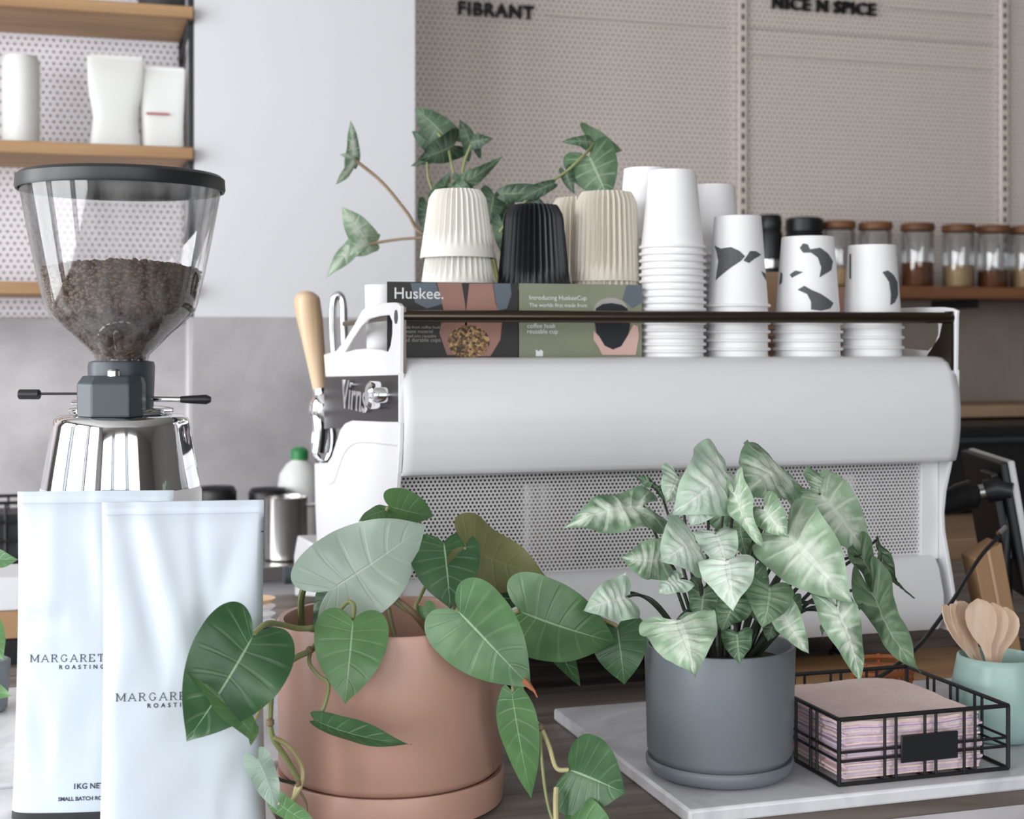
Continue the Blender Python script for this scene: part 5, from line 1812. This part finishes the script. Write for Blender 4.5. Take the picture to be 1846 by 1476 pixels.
tag(MB().box(0.86, 1.235, 1.665, 1.825, CT + 0.0005, CT + 0.016).build('oak_board', 'oak', bevel=0.003), 'tan wooden board lying under the machine behind the basket', 'board')
wc = W(1590, 1190, 1.80)
ow = thing('wicker_basket', (wc.x, wc.y, CT + 0.016), 'small orange woven basket under the machine behind the wire basket', 'basket')
for z in (0.004, 0.014, 0.024, 0.034, 0.044):
    m = MB()
    m.tube([(wc.x + 0.036 * math.cos(a * PI / 12) * (1 + z * 3), wc.y + 0.026 * math.sin(a * PI / 12) * (1 + z * 3), CT + 0.016 + z) for a in range(24)], 0.0034, 6, close=True)
    m.build('woven_ring', 'orange', ow)
for k in range(10):
    a = k * PI / 5
    MB().tube([(wc.x + 0.034 * math.cos(a), wc.y + 0.024 * math.sin(a), CT + 0.0165), (wc.x + 0.043 * math.cos(a), wc.y + 0.031 * math.sin(a), CT + 0.064)], 0.0025, 6).build('stake', 'orange', ow)

# steel pitcher, black-lidded jars and milk bottle on the back bench
pp = W(515, 1012, 3.06)
pt = thing('steel_pitcher', (pp.x, pp.y, BZ), 'polished steel milk pitcher on the bench behind the bag', 'pitcher')
MB().lathe([(0.040, 0.0), (0.046, 0.004), (0.0465, 0.03), (0.046, 0.128), (0.047, 0.132), (0.0455, 0.133), (0.0445, 0.128), (0.044, 0.01), (0, 0.008)], (pp.x, pp.y, BZ), 40, cap1=False).build('body', 'steel', pt, smooth=50)
hp_ = Vector((pp.x, pp.y, BZ))
MB().tube(spline([hp_ + RT * 0.045 + Vector((0, 0, .115)), hp_ + RT * 0.075 + Vector((0, 0, .11)), hp_ + RT * 0.075 + Vector((0, 0, .05)), hp_ + RT * 0.046 + Vector((0, 0, .03))], 6), 0.005, 8).build('handle', 'steel', pt)
for px, d, lab, hh_ in ((390, 3.18, 'black-lidded dark jar on the bench beside the grinder', 875), (484, 3.22, 'glossy black-lidded dark jar directly behind the steel pitcher', 878)):
    c = W(px, 950, d)
    zt3 = ZC + (HOR - hh_) / FPX * d
    H = zt3 - BZ
    t = thing('lidded_jar', (c.x, c.y, BZ), lab, 'jar', 'dark jars on the back bench')
    MB().lathe([(0.036, 0), (0.04, 0.004), (0.04, H - 0.045), (0.036, H - 0.04)], (c.x, c.y, BZ), 28).build('body', 'charcoal', t)
    MB().lathe([(0.043, H - 0.040), (0.0445, H - 0.036), (0.0445, H - 0.012), (0.038, H - 0.002), (0, H)], (c.x, c.y, BZ), 32, cap1=False).build('lid', 'black', t, smooth=60)
c = W(540, 900, 3.30)
zt3 = ZC + (HOR - 806) / FPX * 3.30
H = zt3 - BZ
t = thing('milk_bottle', (c.x, c.y, BZ), 'white plastic bottle with green cap behind the lever', 'bottle')
MB().lathe([(0.045, 0), (0.05, 0.006), (0.05, H - 0.09), (0.045, H - 0.06), (0.03, H - 0.038), (0.018, H - 0.03), (0.017, H - 0.02)], (c.x, c.y, BZ), 32).build('body', 'milk', t, smooth=60)
MB().lathe([(0.020, H - 0.028), (0.020, H - 0.008), (0.014, H - 0.002), (0.010, H)], (c.x, c.y, BZ), 24).build('cap', 'green', t)
MB().lathe([(0.0505, H - 0.14), (0.0505, H - 0.10)], (c.x, c.y, BZ), 32, cap0=False, cap1=False).build('label_band', 'panelleft', t)
# left edge: black wire crate and a small plant on the bench
cc = W(8, 935, 3.05)
cr = thing('wire_crate', (cc.x, cc.y, BZ), 'black wire crate on the bench at the left edge', 'crate')
x0, x1, y0, y1, zt4 = cc.x - 0.16, cc.x + 0.037, cc.y - 0.05, cc.y + 0.1, BZ + 0.125
for z in (BZ + 0.004, BZ + 0.045, BZ + 0.085, zt4):
    m = MB()
    for a, b in (((x0, y0), (x1, y0)), ((x1, y0), (x1, y1)), ((x1, y1), (x0, y1)), ((x0, y1), (x0, y0))):
        m.tube([(a[0], a[1], z), (b[0], b[1], z)], 0.004, 6)
    m.build('wire_ring', 'wire', cr)
for i in range(7):
    x = x0 + (x1 - x0) * i / 6
    for y in (y0, y1):
        MB().tube([(x, y, BZ + 0.002), (x, y, zt4)], 0.003, 6).build('upright_wire', 'wire', cr)
MB().box(x0 + .01, x1 - .01, y0 + .01, y1 - .01, BZ + 0.006, BZ + 0.10).build('liner', 'black', cr)
lc = W(-40, 1180, 1.75)
lp = thing('leafy_sprig', (lc.x, lc.y, SZ2), 'small green plant cut off by the left edge', 'potted plant')
MB().lathe([(0.03, 0), (0.034, 0.003), (0.038, 0.06), (0.034, 0.062), (0.033, 0.05), (0, 0.05)], (lc.x, lc.y, SZ2), 28, cap1=False).build('pot', 'slate', lp)
for (bx, by, bd, tx, ty, td, wr, roll) in ((-30, 1000, 1.75, 34, 1008, 1.72, .5, 30), (-30, 1120, 1.75, 6, 1190, 1.72, .6, 0), (-30, 1230, 1.75, 22, 1254, 1.72, .5, 30), (-40, 1040, 1.78, -5, 960, 1.76, .5, 10)):
    leaf(lp, W(bx, by, bd), W(tx, ty, td), wr, roll, .15, -.15, 'phil', HEART)
    stem(lp, [Vector((lc.x, lc.y, SZ2 + 0.05)), (Vector((lc.x, lc.y, SZ2 + 0.05)) + W(bx, by, bd)) / 2 + Vector((-.01, 0, .02)), W(bx, by, bd)], 0.002)
# brown-and-black box things glimpsed left of the bags
qx = W(20, 1120, 2.1)
bxn = thing('takeaway_box', (qx.x, qx.y, CT), 'white box with brown band and black edge, glimpsed left of the bags', 'box')
e0 = RT * 0.14
for za, zb5, mat, nm in ((CT, ZC + (HOR - 1190) / FPX * 2.1, 'paint', 'box_base'), (ZC + (HOR - 1190) / FPX * 2.1, ZC + (HOR - 1140) / FPX * 2.1, 'black', 'black_edge'), (ZC + (HOR - 1140) / FPX * 2.1, ZC + (HOR - 1090) / FPX * 2.1, 'card', 'brown_band'), (ZC + (HOR - 1090) / FPX * 2.1, ZC + (HOR - 1030) / FPX * 2.1, 'paint', 'lid')):
    MB().box(qx.x - 0.12, qx.x + 0.035, qx.y - 0.05, qx.y + 0.08, za, zb5 - 0.0005).build(nm, mat, bxn, bevel=0.002)
# stack of pinkish saucers between bag and pot
sc_ = W(470, 1110, 2.05)
for i in range(4):
    z = CT + 0.055 + i * 0.011
    tag(MB().lathe([(0.014, 0), (0.018, 0.001), (0.026, 0.007), (0.027, 0.0085), (0.025, 0.008), (0.016, 0.003), (0, 0.003)], (sc_.x - 0.006, sc_.y, z), 32, cap1=False).build('saucer', 'kraft' if i == 3 else 'paper'),
        'small saucer between the bag and the pot, %s' % ('pinkish and topmost of four', 'second of four from top', 'third of four from top', 'lowest of four')[3 - i], 'saucer', 'stacked small saucers')
st = thing('saucer_stand', (sc_.x, sc_.y, CT), 'black block under the small saucers between bag and pot', 'block')
MB().box(sc_.x - 0.035, sc_.x + 0.02, sc_.y - 0.03, sc_.y + 0.03, CT + 0.0003, CT + 0.0545).build('block', 'black', st, bevel=0.002)
